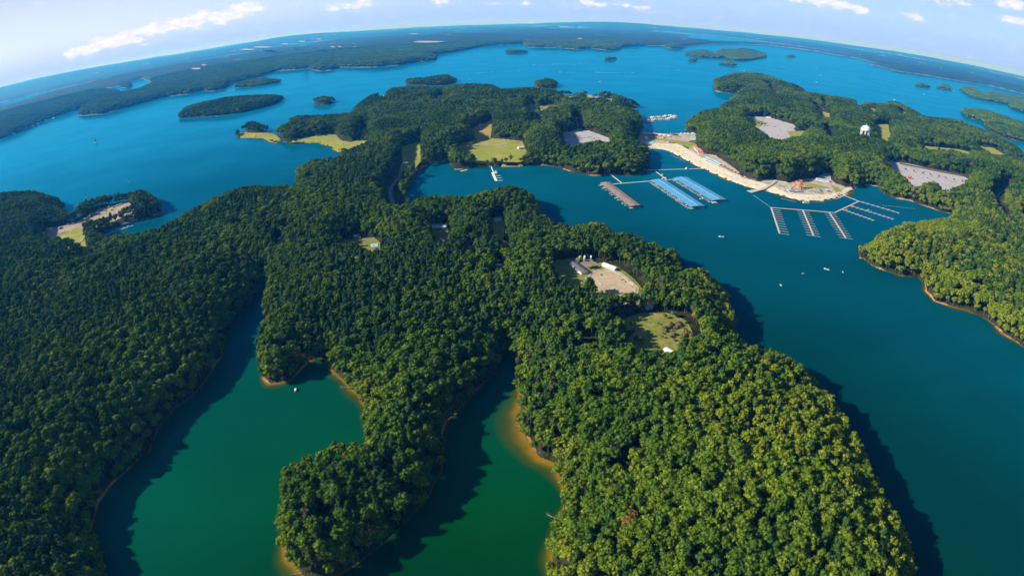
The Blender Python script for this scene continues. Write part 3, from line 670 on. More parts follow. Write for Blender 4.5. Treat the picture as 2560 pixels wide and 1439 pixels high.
for (desc, ar), ids in base_l.items():
    ids = sorted(ids, key=lambda q: tpx[q])
    for n_, i in enumerate(ids):
        pn = bool(is_pine[i])
        e = bpy.data.objects.new('pine_tree' if pn else 'broadleaf_tree', None); COL.objects.link(e)
        e.location = (TR['x'][i], TR['y'][i], TR['z'][i]); e.rotation_euler = (0, 0, (i*2.399) % 6.283); e.empty_display_size = .5
        tail = '' if len(ids) == 1 else (', leftmost' if n_ == 0 else ', rightmost' if n_ == len(ids)-1 else f', {ordw(n_)} from left')
        e['label'] = f'{desc} {ar}{tail}'; e['category'] = 'tree'; e['group'] = ('pines ' if pn else 'broadleaf trees ')+ar
        c, tk = CROWN_ME[int(TR['v'][i])]
        for nm, me_ in (('trunk', tk), ('crown', c)):
            o = bpy.data.objects.new(nm, me_); COL.objects.link(o); o.parent = e
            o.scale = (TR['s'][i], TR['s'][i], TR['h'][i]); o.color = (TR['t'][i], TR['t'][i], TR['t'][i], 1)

# ------------------------------------------------------------------ the rest of the woods: one mass per land, trees placed by geometry nodes
def forest_group(nvar, variants):
    ng = bpy.data.node_groups.new('plant_trees', 'GeometryNodeTree')
    ng.interface.new_socket('Geometry', in_out='INPUT', socket_type='NodeSocketGeometry'); ng.interface.new_socket('Geometry', in_out='OUTPUT', socket_type='NodeSocketGeometry')
    gi = ng.nodes.new('NodeGroupInput'); go = ng.nodes.new('NodeGroupOutput'); join = ng.nodes.new('GeometryNodeJoinGeometry')
    def attr(name, typ):
        a = ng.nodes.new('GeometryNodeInputNamedAttribute'); a.data_type = typ; a.inputs[0].default_value = name; return a.outputs[0]
    def sel(val):
        c = ng.nodes.new('FunctionNodeCompare'); c.data_type = 'INT'; c.operation = 'EQUAL'; ng.links.new(attr('which', 'INT'), c.inputs[2]); c.inputs[3].default_value = val
        s = ng.nodes.new('GeometryNodeSeparateGeometry'); s.domain = 'POINT'; ng.links.new(gi.outputs[0], s.inputs[0]); ng.links.new(c.outputs[0], s.inputs[1]); return s.outputs[0]
    for v in variants:
        src = sel(1000+v); pts = sel(v)
        mp = ng.nodes.new('GeometryNodeMeshToPoints'); ng.links.new(pts, mp.inputs[0])
        ip = ng.nodes.new('GeometryNodeInstanceOnPoints'); ng.links.new(mp.outputs[0], ip.inputs['Points']); ng.links.new(src, ip.inputs['Instance'])
        ng.links.new(attr('turn', 'FLOAT_VECTOR'), ip.inputs['Rotation']); ng.links.new(attr('size', 'FLOAT_VECTOR'), ip.inputs['Scale'])
        ng.links.new(ip.outputs[0], join.inputs[0])
    ng.links.new(join.outputs[0], go.inputs[0]); return ng
NG_CACHE = {}
def forest(name, label, idx):
    vs_ = sorted(set(int(v) for v in TR['v'][idx]))
    V_, F_, W_, MI = [], [], [], []; off = 0
    for v in vs_:
        (cv_, cf_), tk, pn = SHAPES[v]
        V_.append(cv_); F_.append(cf_+off); W_.append(np.full(len(cv_), 1000+v)); MI.append(np.full(len(cf_), 1 if pn else 0)); off += len(cv_)
        if tk is not None:
            V_.append(tk[0]); F_.append(tk[1]+off); W_.append(np.full(len(tk[0]), 1000+v)); MI.append(np.full(len(tk[1]), 2)); off += len(tk[0])
    pts = np.stack([TR['x'][idx], TR['y'][idx], TR['z'][idx]], 1); n = len(pts)
    V_.append(pts); W_.append(TR['v'][idx])
    me = fast_mesh(name, np.vstack(V_), np.vstack(F_), [M_leafI, M_pineI, M_bark], False, np.concatenate(MI))
    fattr(me, 'which', np.concatenate(W_), typ='INT')
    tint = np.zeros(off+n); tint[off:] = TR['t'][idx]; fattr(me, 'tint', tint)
    a = me.attributes.new('turn', 'FLOAT_VECTOR', 'POINT'); tv = np.zeros((off+n, 3), np.float32); tv[off:, 2] = (idx*2.399) % 6.283; a.data.foreach_set('vector', tv.ravel())
    a = me.attributes.new('size', 'FLOAT_VECTOR', 'POINT'); sv = np.ones((off+n, 3), np.float32); sv[off:, 0] = sv[off:, 1] = TR['s'][idx]; sv[off:, 2] = TR['h'][idx]; a.data.foreach_set('vector', sv.ravel())
    o = obj_from(name, me); tag(o, label, None, None, 'stuff')
    key = tuple(vs_)
    if key not in NG_CACHE: NG_CACHE[key] = forest_group(len(vs_), vs_)
    md = o.modifiers.new('plant_trees', 'NODES'); md.node_group = NG_CACHE[key]
    return o
rest = np.where(~single)[0]
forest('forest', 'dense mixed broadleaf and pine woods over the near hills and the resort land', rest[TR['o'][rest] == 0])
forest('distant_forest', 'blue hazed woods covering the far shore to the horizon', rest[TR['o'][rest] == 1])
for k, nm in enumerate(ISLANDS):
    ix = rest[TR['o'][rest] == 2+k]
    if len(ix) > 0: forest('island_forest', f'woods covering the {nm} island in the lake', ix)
print('trees', NT, {z: int((TR['v'] == z).sum()) for z in range(11)})
# ------------------------------------------------------------------ ground patches laid on the terrain
def patch_mesh(name, poly, m, step, lift=.30, idz=None):
    poly = np.asarray(poly); pts = []
    n = len(poly)
    for i in range(n):
        a, b = poly[i], poly[(i+1) % n]; L = np.hypot(*(b-a)); k = max(1, int(L/step))
        for q in range(k): pts.append(a+(b-a)*q/k)
    outl = len(pts)
    mn, mx = poly.min(0), poly.max(0)
    X, Y = np.meshgrid(np.arange(mn[0]+step*.5, mx[0], step), np.arange(mn[1]+step*.5, mx[1], step)); X = X.ravel(); Y = Y.ravel()
    m_ = sdf(X, Y, poly) > step*.45
    allp = [Vector(p) for p in pts]+[Vector((x, y)) for x, y in zip(X[m_], Y[m_])]
    out = delaunay_2d_cdt(allp, [(i, (i+1) % outl) for i in range(outl)], [], 1, 1e-3)
    vs_, fs_ = out[0], out[2]; vx = np.array([v[:] for v in vs_])
    zz = lookup(Z2, vx[:, 0], vx[:, 1])+lift
    if idz is not None: zz = np.maximum(zz, idz)
    me = bpy.data.meshes.new(name); me.from_pydata([(x, y, z) for (x, y), z in zip(vx, zz)], [], [tuple(f) for f in fs_]); me.materials.append(m)
    me.update(); return me
def ground_mat(name, a, b_, c_=None, sc=.08, rows=None, speck=None):
    m = bpy.data.materials.new(name); m.use_nodes = True; nt = m.node_tree; b = nt.nodes['Principled BSDF']; b.inputs['Roughness'].default_value = .95; b.inputs['Specular IOR Level'].default_value = .15
    g = N(nt, 'ShaderNodeNewGeometry')
    def nz(scale, det=5):
        t = N(nt, 'ShaderNodeTexNoise'); link(nt, g.outputs['Position'], t.inputs['Vector']); t.inputs['Scale'].default_value = scale; t.inputs['Detail'].default_value = det; t.inputs['Roughness'].default_value = .62; return t.outputs['Fac']
    c = mixc(nt, smooth(nt, nz(sc), .35, .65), a, b_)
    if c_: c = mixc(nt, smooth(nt, nz(sc*.35), .52, .68), c, c_)
    c = mixc(nt, smooth(nt, nz(sc*6), .3, .7), c, mixc(nt, 1.0, c, (.72, .74, .75), 'MULTIPLY'))
    link(nt, c, b.inputs['Base Color']); return m
M_sand = ground_mat('beach_sand', (.86, .77, .58), (.80, .70, .50), (.70, .57, .38), .15)
M_grass = ground_mat('mown_grass', (.36, .37, .045), (.27, .31, .035), (.48, .40, .10), .06)
M_hay = ground_mat('hay', (.50, .36, .10), (.42, .30, .09), (.30, .27, .08), .07)
M_asph = ground_mat('asphalt', (.55, .52, .53), (.49, .465, .47), (.42, .395, .39), .05)
M_grav = ground_mat('gravel', (.34, .28, .25), (.27, .22, .19), (.38, .28, .18), .1)
M_arena = ground_mat('arena_sand', (.62, .49, .33), (.55, .42, .27), (.46, .36, .22), .14)
M_pave = ground_mat('pale_paving', (.62, .54, .44), (.50, .43, .34), (.30, .26, .14), .1)
M_camp = ground_mat('campsite_sand', (.52, .42, .30), (.40, .31, .20), (.22, .20, .08), .09)
M_path = ground_mat('path_gravel', (.55, .48, .38), (.46, .40, .31), None, .3)
M_road = ground_mat('road_asphalt', (.20, .19, .20), (.26, .24, .25), None, .06)
M_pink = ground_mat('bare_soil', (.50, .34, .25), (.42, .27, .18), (.34, .28, .12), .1)
M_rough = ground_mat('rough_meadow', (.30, .32, .05), (.17, .20, .035), (.38, .28, .12), .16)
CM = dict(beach=M_sand, park_ground=M_pave, car_park=M_asph, riding_arena=M_arena, meadow=M_grass, hay_field=M_hay, campground=M_camp)
for k, ((kind, pts, z, lab), poly) in enumerate(zip(CLEAR, clear_polys)):
    m = CM[kind]
    if lab.startswith('gravel'): m = M_grav
    if kind == 'meadow' and z >= 22: m = M_rough
    dmean = np.hypot(*poly.mean(0)); step = max(3.0, dmean*.0075)
    o = obj_from(kind, patch_mesh(kind, poly, m, step, (.24+.006*k))); tag(o, lab or None, kind='structure')
for k, ((pts, w, z, lab), pl) in enumerate(zip(ROADS, road_polys)):
    # smooth the line, then widen it
    q = [pl[0]]
    for i in range(len(pl)-1):
        p0 = pl[max(i-1, 0)]; p1 = pl[i]; p2 = pl[i+1]; p3 = pl[min(i+2, len(pl)-1)]; n = max(2, int(np.hypot(*(p2-p1))/5))
        for s_ in range(1, n+1):
            u = s_/n; q.append(.5*((2*p1)+(-p0+p2)*u+(2*p0-5*p1+4*p2-p3)*u*u+(-p0+3*p1-3*p2+p3)*u**3))
    q = np.array(q); d = np.gradient(q, axis=0); d /= np.linalg.norm(d, axis=1)[:, None]+1e-9; nrm = np.stack([-d[:, 1], d[:, 0]], 1)
    m = M_path if w < 5.5 else M_road
    def strip(nm, off0, off1, mm, lift, parent=None):
        a, b = q+nrm*off0, q+nrm*off1; vs_ = np.vstack([a, b]); zz = np.repeat(0, 0)
        zc = np.maximum(lookup(Z2, q[:, 0], q[:, 1]), .3)+lift; n = len(q)
        me = bpy.data.meshes.new(nm); me.from_pydata([(x, y, z_) for (x, y), z_ in zip(vs_, np.concatenate([zc, zc]))], [], [(i, i+1, n+i+1, n+i) for i in range(n-1)]); me.materials.append(mm)
        return obj_from(nm, me, parent)
    lab = lab
    o = strip('road' if w >= 5.5 else 'path', -w/2, w/2, m, .58+.012*k); tag(o, lab, kind='structure')
    if w >= 6:
        o2 = strip('centre_line', -.14, .14, mat('line_paint', (.7, .62, .2), .7), .60+.012*k, o)

# ------------------------------------------------------------------ mesh builder
class MB:
    def __init__(s): s.v, s.f, s.m = [], [], []
    def add(s, vs_, fs_, mi=0):
        o = len(s.v); s.v += [tuple(map(float, v)) for v in vs_]; s.f += [tuple(o+i for i in f) for f in fs_]; s.m += [mi]*len(fs_); return s
    def box(s, c, d, rz=0.0, mi=0):
        cx, cy, cz = c; hx, hy, hz_ = d[0]/2, d[1]/2, d[2]/2; ca, sa = math.cos(rz), math.sin(rz)
        vs_ = [(cx+x*ca-y*sa, cy+x*sa+y*ca, cz+z) for z in (-hz_, hz_) for x, y in ((-hx, -hy), (hx, -hy), (hx, hy), (-hx, hy))]
        return s.add(vs_, [(3, 2, 1, 0), (4, 5, 6, 7), (0, 1, 5, 4), (1, 2, 6, 5), (2, 3, 7, 6), (3, 0, 4, 7)], mi)
    def gable(s, c, lx, ly, h, over=.4, th=.18, mi=0, hip=0.0):
        """ridge along x, eaves at c.z"""
        cx, cy, cz = c; X, Y = lx/2+over, ly/2+over; q = X-hip
        for sg in (1, -1):
            a = [(cx-X, cy+sg*Y, cz), (cx+X, cy+sg*Y, cz), (cx+q, cy, cz+h), (cx-q, cy, cz+h)]
            b = [(x, y, z-th) for x, y, z in a]
            s.add(a+b, [(0, 1, 2, 3), (7, 6, 5, 4), (0, 4, 5, 1), (1, 5, 6, 2), (2, 6, 7, 3), (3, 7, 4, 0)], mi)
        if hip:
            for sg in (1, -1): s.add([(cx+sg*X, cy-Y, cz), (cx+sg*X, cy+Y, cz), (cx+sg*q, cy, cz+h)], [(0, 1, 2)], mi)
        return s
    def gable_end(s, c, lx, ly, h, mi=0):
        cx, cy, cz = c
        for sg in (1, -1): s.add([(cx+sg*lx/2, cy-ly/2, cz), (cx+sg*lx/2, cy+ly/2, cz), (cx+sg*lx/2, cy, cz+h)], [(0, 1, 2)], mi)
        return s
    def cyl(s, c, r0, r1, h, n=8, mi=0, cap=True):
        cx, cy, cz = c; a = [2*math.pi*i/n for i in range(n)]
        vs_ = [(cx+r0*math.cos(t_), cy+r0*math.sin(t_), cz) for t_ in a]+[(cx+r1*math.cos(t_), cy+r1*math.sin(t_), cz+h) for t_ in a]
        fs_ = [(i, (i+1) % n, n+(i+1) % n, n+i) for i in range(n)]
        if cap: fs_ += [tuple(range(n-1, -1, -1)), tuple(range(n, 2*n))]
        return s.add(vs_, fs_, mi)
    def beam(s, p0, p1, r, mi=0, n=5):
        v, f = tube(p0, p1, r, r, n); return s.add(v, f.tolist(), mi)
    def lathe(s, c, prof, n=12, mi=0):
        cx, cy, cz = c; vs_, fs_ = [], []
        for r_, z in prof:
            for i in range(n): vs_.append((cx+r_*math.cos(2*math.pi*i/n), cy+r_*math.sin(2*math.pi*i/n), cz+z))
        for k in range(len(prof)-1):
            for i in range(n): j = (i+1) % n; fs_.append((k*n+i, k*n+j, (k+1)*n+j, (k+1)*n+i))
        return s.add(vs_, fs_, mi)
    def mesh(s, name, mats):
        me = bpy.data.meshes.new(name); me.from_pydata(s.v, [], s.f); me.polygons.foreach_set('material_index', s.m)
        for m in (mats if isinstance(mats, (list, tuple)) else [mats]): me.materials.append(m)
        me.update(); return me
    def build(s, name, mats, parent=None, **kw): return obj_from(name, s.mesh(name, mats), parent, **kw)
def frame(a, b, z=0):
    """an Empty-ready frame: origin at a, x axis towards b; returns location, angle, length"""
    ax, ay = a; bx, by = b; return (ax, ay, z), math.atan2(by-ay, bx-ax), math.hypot(bx-ax, by-ay)
def PP(px, py, z=0): x, y = P(px, py, z); return float(x), float(y)

W_white = mat('white_paint', (.80, .79, .76), .5, noise=(.5, .08)); W_grey = mat('grey_deck', (.50, .46, .42), .85, noise=(.8, .25)); W_tan = mat('tan_deck', (.62, .50, .38), .85, noise=(.8, .2))
R_blue = mat('blue_metal_roof', (.10, .40, .68), .45, noise=(.12, .14)); R_brown = mat('weathered_brown_roof', (.30, .235, .21), .8, noise=(.15, .25)); R_dark = mat('dark_metal_roof', (.13, .14, .17), .5, noise=(.3, .25))
R_red = mat('red_tile_roof', (.55, .13, .06), .8, noise=(.6, .3)); R_orange = mat('terracotta_roof', (.50, .24, .11), .85, noise=(.5, .3)); R_slate = mat('pale_blue_metal_roof', (.38, .47, .62), .4, noise=(.2, .12))
M_dark = mat('dark_trim', (.04, .045, .055), .5); M_glass = mat('tinted_glass', (.03, .05, .07), .1); M_steel = mat('galvanised_steel', (.55, .56, .58), .4, metal=.6)
M_bluep = mat('pool_blue', (.05, .42, .60), .12, noise=(.4, .15)); M_canv = mat('canvas', (.82, .80, .76), .8, noise=(.3, .06)); M_wall = mat('cream_wall', (.66, .58, .46), .85, noise=(.3, .15))
M_bluec = mat('blue_canvas', (.06, .16, .42), .8); M_redp = mat('red_paint', (.60, .07, .05), .4); M_orng = mat('orange_plastic', (.75, .22, .04), .35); M_stone = mat('grey_stone', (.33, .30, .27), .9, noise=(.5, .35))
M_wake = mat('wake_foam', (.40, .56, .66), .6, noise=(.25, .3)); M_wood = mat('brown_boards', (.25, .15, .09), .85, noise=(.7, .3)); M_cyan = mat('cyan_plastic', (.25, .62, .74), .35); M_dead = mat('bleached_wood', (.50, .42, .34), .9, noise=(1, .3))
M_russ = mat('russet_leaves', (.20, .085, .07), .95, noise=(1.2, .4))

# ------------------------------------------------------------------ boats
def hull(mb, L, B, Hh, mi=0, z=0.0, taper=.16):
    x0, x1 = -L/2, L/2
    secs = [(x0, .86), (x0+L*.45, 1.0), (x0+L*.75, .80), (x0+L*.92, .38), (x1, .03)]
    v = []
    for x, w in secs: v += [(x, -B/2*w, z+Hh), (x, -B/2*w*.72, z-.1), (x, B/2*w*.72, z-.1), (x, B/2*w, z+Hh)]
    f = []
    for k in range(len(secs)-1):
        a, b = k*4, k*4+4; f += [(a, b, b+1, a+1), (a+1, b+1, b+2, a+2), (a+2, b+2, b+3, a+3), (a+3, b+3, b, a)]
    f += [(0, 1, 2, 3), tuple(len(v)-4+i for i in (3, 2, 1, 0))]
    mb.add(v, f, mi)
def speedboat_parts(L=7.0, canopy=None):
    out = []
    m = MB(); hull(m, L, L*.33, .95); out.append(('hull', m.mesh('hull', W_white)))
    m = MB(); m.box((-L*.12, 0, 1.0), (L*.38, L*.2, .10)); m.box((-L*.27, 0, 1.2), (.5, L*.2, .5)); out.append(('cockpit', m.mesh('cockpit', mat('beige_seats', (.45, .36, .26), .8))))
    m = MB(); m.add([(L*.14, -L*.13, .98), (L*.14, L*.13, .98), (L*.06, L*.12, 1.5), (L*.06, -L*.12, 1.5)], [(0, 1, 2, 3)]); m.add([(L*.14, -L*.13, .98), (L*.06, -L*.12, 1.5), (-L*.04, -L*.14, .98)], [(0, 1, 2)]); m.add([(L*.14, L*.13, .98), (L*.06, L*.12, 1.5), (-L*.04, L*.14, .98)], [(0, 2, 1)]); out.append(('windscreen', m.mesh('windscreen', M_glass)))
    m = MB(); m.box((-L*.52, 0, .7), (.45, .5, 1.1)); out.append(('outboard_motor', m.mesh('outboard_motor', M_dark)))
    if canopy:
        m = MB(); m.box((-L*.1, 0, 2.35), (L*.34, L*.28, .08))
        for sx in (-1, 1):
            for sy in (-1, 1): m.beam((-L*.1+sx*L*.15, sy*L*.13, 1.0), (-L*.1+sx*L*.15, sy*L*.13, 2.33), .035)
        out.append(('canopy', m.mesh('canopy', canopy)))
    return out
def pontoon_parts(L=8.0, top=None):
    out = []
    for sy in (-1, 1):
        m = MB(); m.beam((-L/2, sy*.95, .15), (L/2-.8, sy*.95, .15), .34, n=8); m.add([(L/2-.8, sy*.95-.3, .15), (L/2-.8, sy*.95+.3, .15), (L/2-.8, sy*.95, .48), (L/2, sy*.95, .4), (L/2-.8, sy*.95, -.15)], [(0, 2, 3), (2, 1, 3), (1, 4, 3), (4, 0, 3)])
        out.append(('pontoon', m.mesh('pontoon', M_steel)))
    m = MB(); m.box((0, 0, .58), (L, 2.6, .14)); out.append(('deck', m.mesh('deck', W_tan)))
    m = MB(); m.box((0, 1.26, 1.0), (L*.92, .06, .7)); m.box((0, -1.26, 1.0), (L*.92, .06, .7)); m.box((L*.46, 0, 1.0), (.06, 2.5, .7)); m.box((-L*.46, 0, 1.0), (.06, 2.5, .7)); out.append(('railing', m.mesh('railing', W_white)))
    m = MB(); m.box((-L*.28, .8, .95), (1.8, .7, .6)); out.append(('seat', m.mesh('seat', W_white))); m = MB(); m.box((L*.25, -.8, .95), (1.8, .7, .6)); out.append(('seat', m.mesh('seat', W_white)))
    m = MB(); m.box((-L*.12, 0, 2.55), (L*.55, 2.5, .1))
    for sx in (-1, 1):
        for sy in (-1, 1): m.beam((-L*.12+sx*L*.25, sy*1.15, .6), (-L*.12+sx*L*.25, sy*1.15, 2.5), .04)
    out.append(('canopy', m.mesh('canopy', top or M_canv)))
    return out
def place_boat(parts, name, px, py, rz, label, cat='boat', group=None, wake=None, sc=1.0):
    x, y = PP(px, py); e = empty(name, (x, y, .05), rz, label, cat, group); e.scale = (sc, sc, sc)
    for nm, me in parts: obj_from(nm, me, e)
    if wake:
        m = MB(); n = 10; v = []
        for i in range(n+1):
            u = i/n; w = .5+u*wake*.02; v += [(-4-u*wake, -w, .02), (-4-u*wake, w, .02)]
        m.add(v, [(2*i, 2*i+1, 2*i+3, 2*i+2) for i in range(n)]); m.build('wake', M_wake, e)
    return e
SP, SPb, PT, PTb = speedboat_parts(8.5), speedboat_parts(7.5, M_bluec), pontoon_parts(9), pontoon_parts(9, M_bluec)
BIG = speedboat_parts(12, M_canv)
bg_ = 'boats out on the water of the bay'
place_boat(SP, 'speedboat', 1803, 592, R(165), 'white open motorboat alone in mid channel below the blue roofed docks', 'boat', bg_, sc=1.15)
place_boat(PT, 'pontoon_boat', 2014, 508, R(-5), 'white pontoon boat with a flat canopy moored just off the beach', 'boat', bg_, sc=1.7)
place_boat(SP, 'speedboat', 2066, 673, R(140), 'white runabout lying aslant, largest of the four anchored in mid channel', 'boat', bg_, sc=1.05)
place_boat(SPb, 'speedboat', 2008, 684, R(20), 'small white boat between the lone blue canopied one and the larger white runabout', 'boat', bg_, sc=.75)
place_boat(PTb, 'pontoon_boat', 2107, 680, R(60), 'small pale boat nearest the wooded right bank', 'boat', bg_, sc=.65)
place_boat(PTb, 'pontoon_boat', 1952, 713, R(80), 'small boat with dark blue top, closest of the four in the channel', 'boat', bg_, sc=.7)
place_boat(PT, 'pontoon_boat', 739, 975, R(105), 'white fishing boat in the green cove off the small dark headland', 'boat', bg_, sc=.72)
FARB = [(1232,181,5,70),(1336,163,175,40),(1401,181,170,60),(1641,165,185,70),(1696,175,90,0),(1779,192,10,30),(1583,183,0,170),(1452,161,0,150),(2042,170,20,60),(2053,188,30,60),(2042,206,160,40),(2310,236,150,90),
        (2378,225,60,120),(1062,166,10,30),(1300,178,8,70),(1175,200,20,0),(812,232,15,0),(560,252,25,0),(1500,205,170,0),(1860,178,30,40),(2236,250,140,50),(583,228,30,80)]
wh = ['right of the saddle backed island','above the rounded dark island','right of the rounded dark island','in the middle of the open lake','left of the low hilled islands','close to the big wooded island tip','trailing a very long white streak',
      'with a long pale streak near the far islands','beyond the big wooded island','off the golf course shore','just above the wooded golf course','near the far right islets','beside the oval islet','near the far left shore','with a streak behind it above the woods',
      'at rest beside the saddle backed island','above the long narrow island','between the slim and the long narrow islands','in the calm water before the marina','left of the wooded island','off the long shore at the right','near the slim island']
for k, (px, py, a, wk) in enumerate(FARB):
    place_boat(BIG, 'motorboat', px, py, R(a), f'tiny white motorboat far out {wh[k]}', 'boat', 'distant motorboats on the open lake', wake=wk or None, sc=1.6)
# sailing yacht far left
x, y = PP(997, 161); e = empty('sailing_boat', (x, y, 0), .4, 'distant white sailing boat close under the far wooded shore', 'sailing boat'); m = MB(); hull(m, 14, 4, 1.6); m.build('hull', W_white, e); m = MB(); m.beam((1, 0, 1), (1, 0, 22), .25); m.build('mast', W_white, e); m = MB(); m.add([(.8, 0, 2), (-6, .4, 2), (.8, 0, 21)], [(0, 1, 2)]); m.build('sail', M_canv, e)

# ------------------------------------------------------------------ walkways and finger docks
def walkway(px0, py0, px1, py1, w, label, m=None, z=.55, name='dock_walkway', z1=None, rail=False):
    a, b = PP(px0, py0, z), PP(px1, py1, z if z1 is None else z1); loc, ang, L = frame(a, b, 0)
    e = empty(name, (loc[0], loc[1], 0), ang, label, 'dock')
    mb = MB()
    if z1 is None: mb.box((L/2, 0, z-.15), (L, w, .3))
    else: mb.add([(0, -w/2, z), (0, w/2, z), (L, w/2, z1), (L, -w/2, z1), (0, -w/2, z-.3), (0, w/2, z-.3), (L, w/2, z1-.3), (L, -w/2, z1-.3)], [(3, 2, 1, 0), (4, 5, 6, 7), (0, 1, 5, 4), (1, 2, 6, 5), (2, 3, 7, 6), (3, 0, 4, 7)])
    mb.build('deck', m or W_tan, e)
    post = MB().cyl((0, 0, -2.5), .16, .16, 4.0, 6).mesh('post', M_wood)
    n = max(2, int(L/14))
    for i in range(n+1):
        obj_from('post', post, e, loc=(i*L/n, w/2+.2 if i % 2 else -w/2-.2, 0))
    if rail:
        for sg in (-1, 1): MB().box((L/2, sg*(w/2-.05), z+1.0), (L, .06, .06)).build('handrail', W_white, e)
    return e
walkway(1601, 426, 1772, 421, 2.6, 'long straight floating walkway from the wooded point across to the beach', W_white)
walkway(1638, 427, 1668, 450, 3.0, 'slanting dock branch with small huts leading to the back blue roofed dock')
walkway(1665, 450, 1690, 447.5, 2.6, 'short dock link ending at the back blue roofed dock', W_white)
walkway(1532, 460, 1632, 452, 2.8, 'straight walkway joining the brown roofed dock to the front blue one', W_white)
walkway(1523, 433, 1554, 457, 2.2, 'narrow gangway from the wooded point down to the marina walkway', W_white, z=.6, rail=True)
walkway(2099, 484, 2147, 503, 2.2, 'gangway from the sandy tip of the beach to the slips', W_tan, z=.7, rail=True)
walkway(2147, 503, 2085, 532, 3.0, 'oblique main dock joining the two groups of empty slips')
walkway(2089, 531.5, 1926, 518.5, 3.2, 'long outer main dock carrying three rows of empty slips')
walkway(2160, 461.5, 2196, 465.5, 3.0, 'low white footbridge over the head of the inlet', W_white, z=1.2, rail=True, name='footbridge')
walkway(668, 816, 689, 807, 1.8, 'small grey jetty on the orange bank of the green cove', W_grey, name='jetty')
walkway(257, 588, 333, 563, 3.2, 'long floating dock under the dark trees of the campsite point', W_grey)
def slips(p0, p1, n, fl, side, label, w=2.2, fw=1.0):
    a, b = PP(*p0), PP(*p1); loc, ang, L = frame(a, b)
    e = empty('finger_dock', (loc[0], loc[1], 0), ang, label, 'dock', 'finger docks of the open marina')
    MB().box((L/2, 0, .42), (L, w, .3)).build('main_walkway', W_tan, e)
    fm = MB().box((0, fl/2, .40), (fw, fl, .26)).mesh('finger', W_grey)
    pm = MB().cyl((0, 0, -2), .14, .14, 3.6, 6).mesh('post', M_wood)
    for i in range(n):
        x = L*(i+.75)/(n-.2) if n > 1 else L
        x = min(x, L-fw/2)
        for sg in ((1, -1) if side == 0 else (side,)):
            o = obj_from('finger', fm, e, loc=(x, sg*w/2, 0)); o.rotation_euler = (0, 0, 0 if sg > 0 else math.pi)
            if i % 4 == 0: obj_from('post', pm, e, loc=(x+.7, sg*(w/2+fl-.3), 0))
    return e
slips((1928, 520), (1949, 584), 11, 17, 1, 'dock with slips along its right side only, leftmost of the outer rows', 3.0)
slips((2007, 526), (2034, 590), 11, 12, 0, 'double sided row of empty slips, middle one of the three outer rows', 3.0)
slips((2073, 531), (2115, 596), 11, 12, 0, 'double sided row of empty slips, rightmost of the three outer rows', 3.0)
slips((2147, 503), (2247, 532.5), 8, 7, 0, 'thin row of short slips nearest the wooded inlet shore', 1.8)
slips((2124, 514), (2233, 548), 10, 7, 0, 'thin row of short slips between the other two inner rows', 1.8)
slips((2104, 523), (2184, 551), 8, 7, 0, 'thin row of short slips nearest the outer docks', 1.8)
k = 0
for (px, py, rz, w_) in ((2118, 524, 20, 'at the head of the lowest inner row'), (2171, 524.5, 35, 'in the middle inner row'), (2132, 515, 30, 'at the start of the middle inner row')):
    place_boat(SP, 'speedboat', px, py, R(rz), f'white boat tied {w_} of slips', 'boat', bg_, sc=.85)
# buoy lines
def buoys(p0, p1, n, label):
    a, b = PP(*p0), PP(*p1); mb = MB(); loc, ang, L = frame(a, b)
    e = empty('buoy_line', (loc[0], loc[1], 0), ang, label, 'buoy line')
    bm = MB().lathe((0, 0, 0), [(0, -.3), (.42, -.1), (.42, .25), (0, .5)], 8).mesh('buoy', W_white)
    for i in range(n): obj_from('buoy', bm, e, loc=((i+.5)*L/n, (i % 3-1)*.3, 0))
    MB().box((L/2, 0, .03), (L, .12, .05)).build('rope', W_white, e)
buoys((1882, 487), (1927, 518), 22, 'dotted line of white buoys from the pier to the outer dock')
buoys((1952, 496), (1990, 505), 12, 'short string of buoys close to the beach below the wave pool')
buoys((2205, 513), (2290, 522), 18, 'faint row of buoys near the mouth of the inlet')
buoys((1675, 386), (1712, 404), 12, 'string of floats along the upper swimming beach')

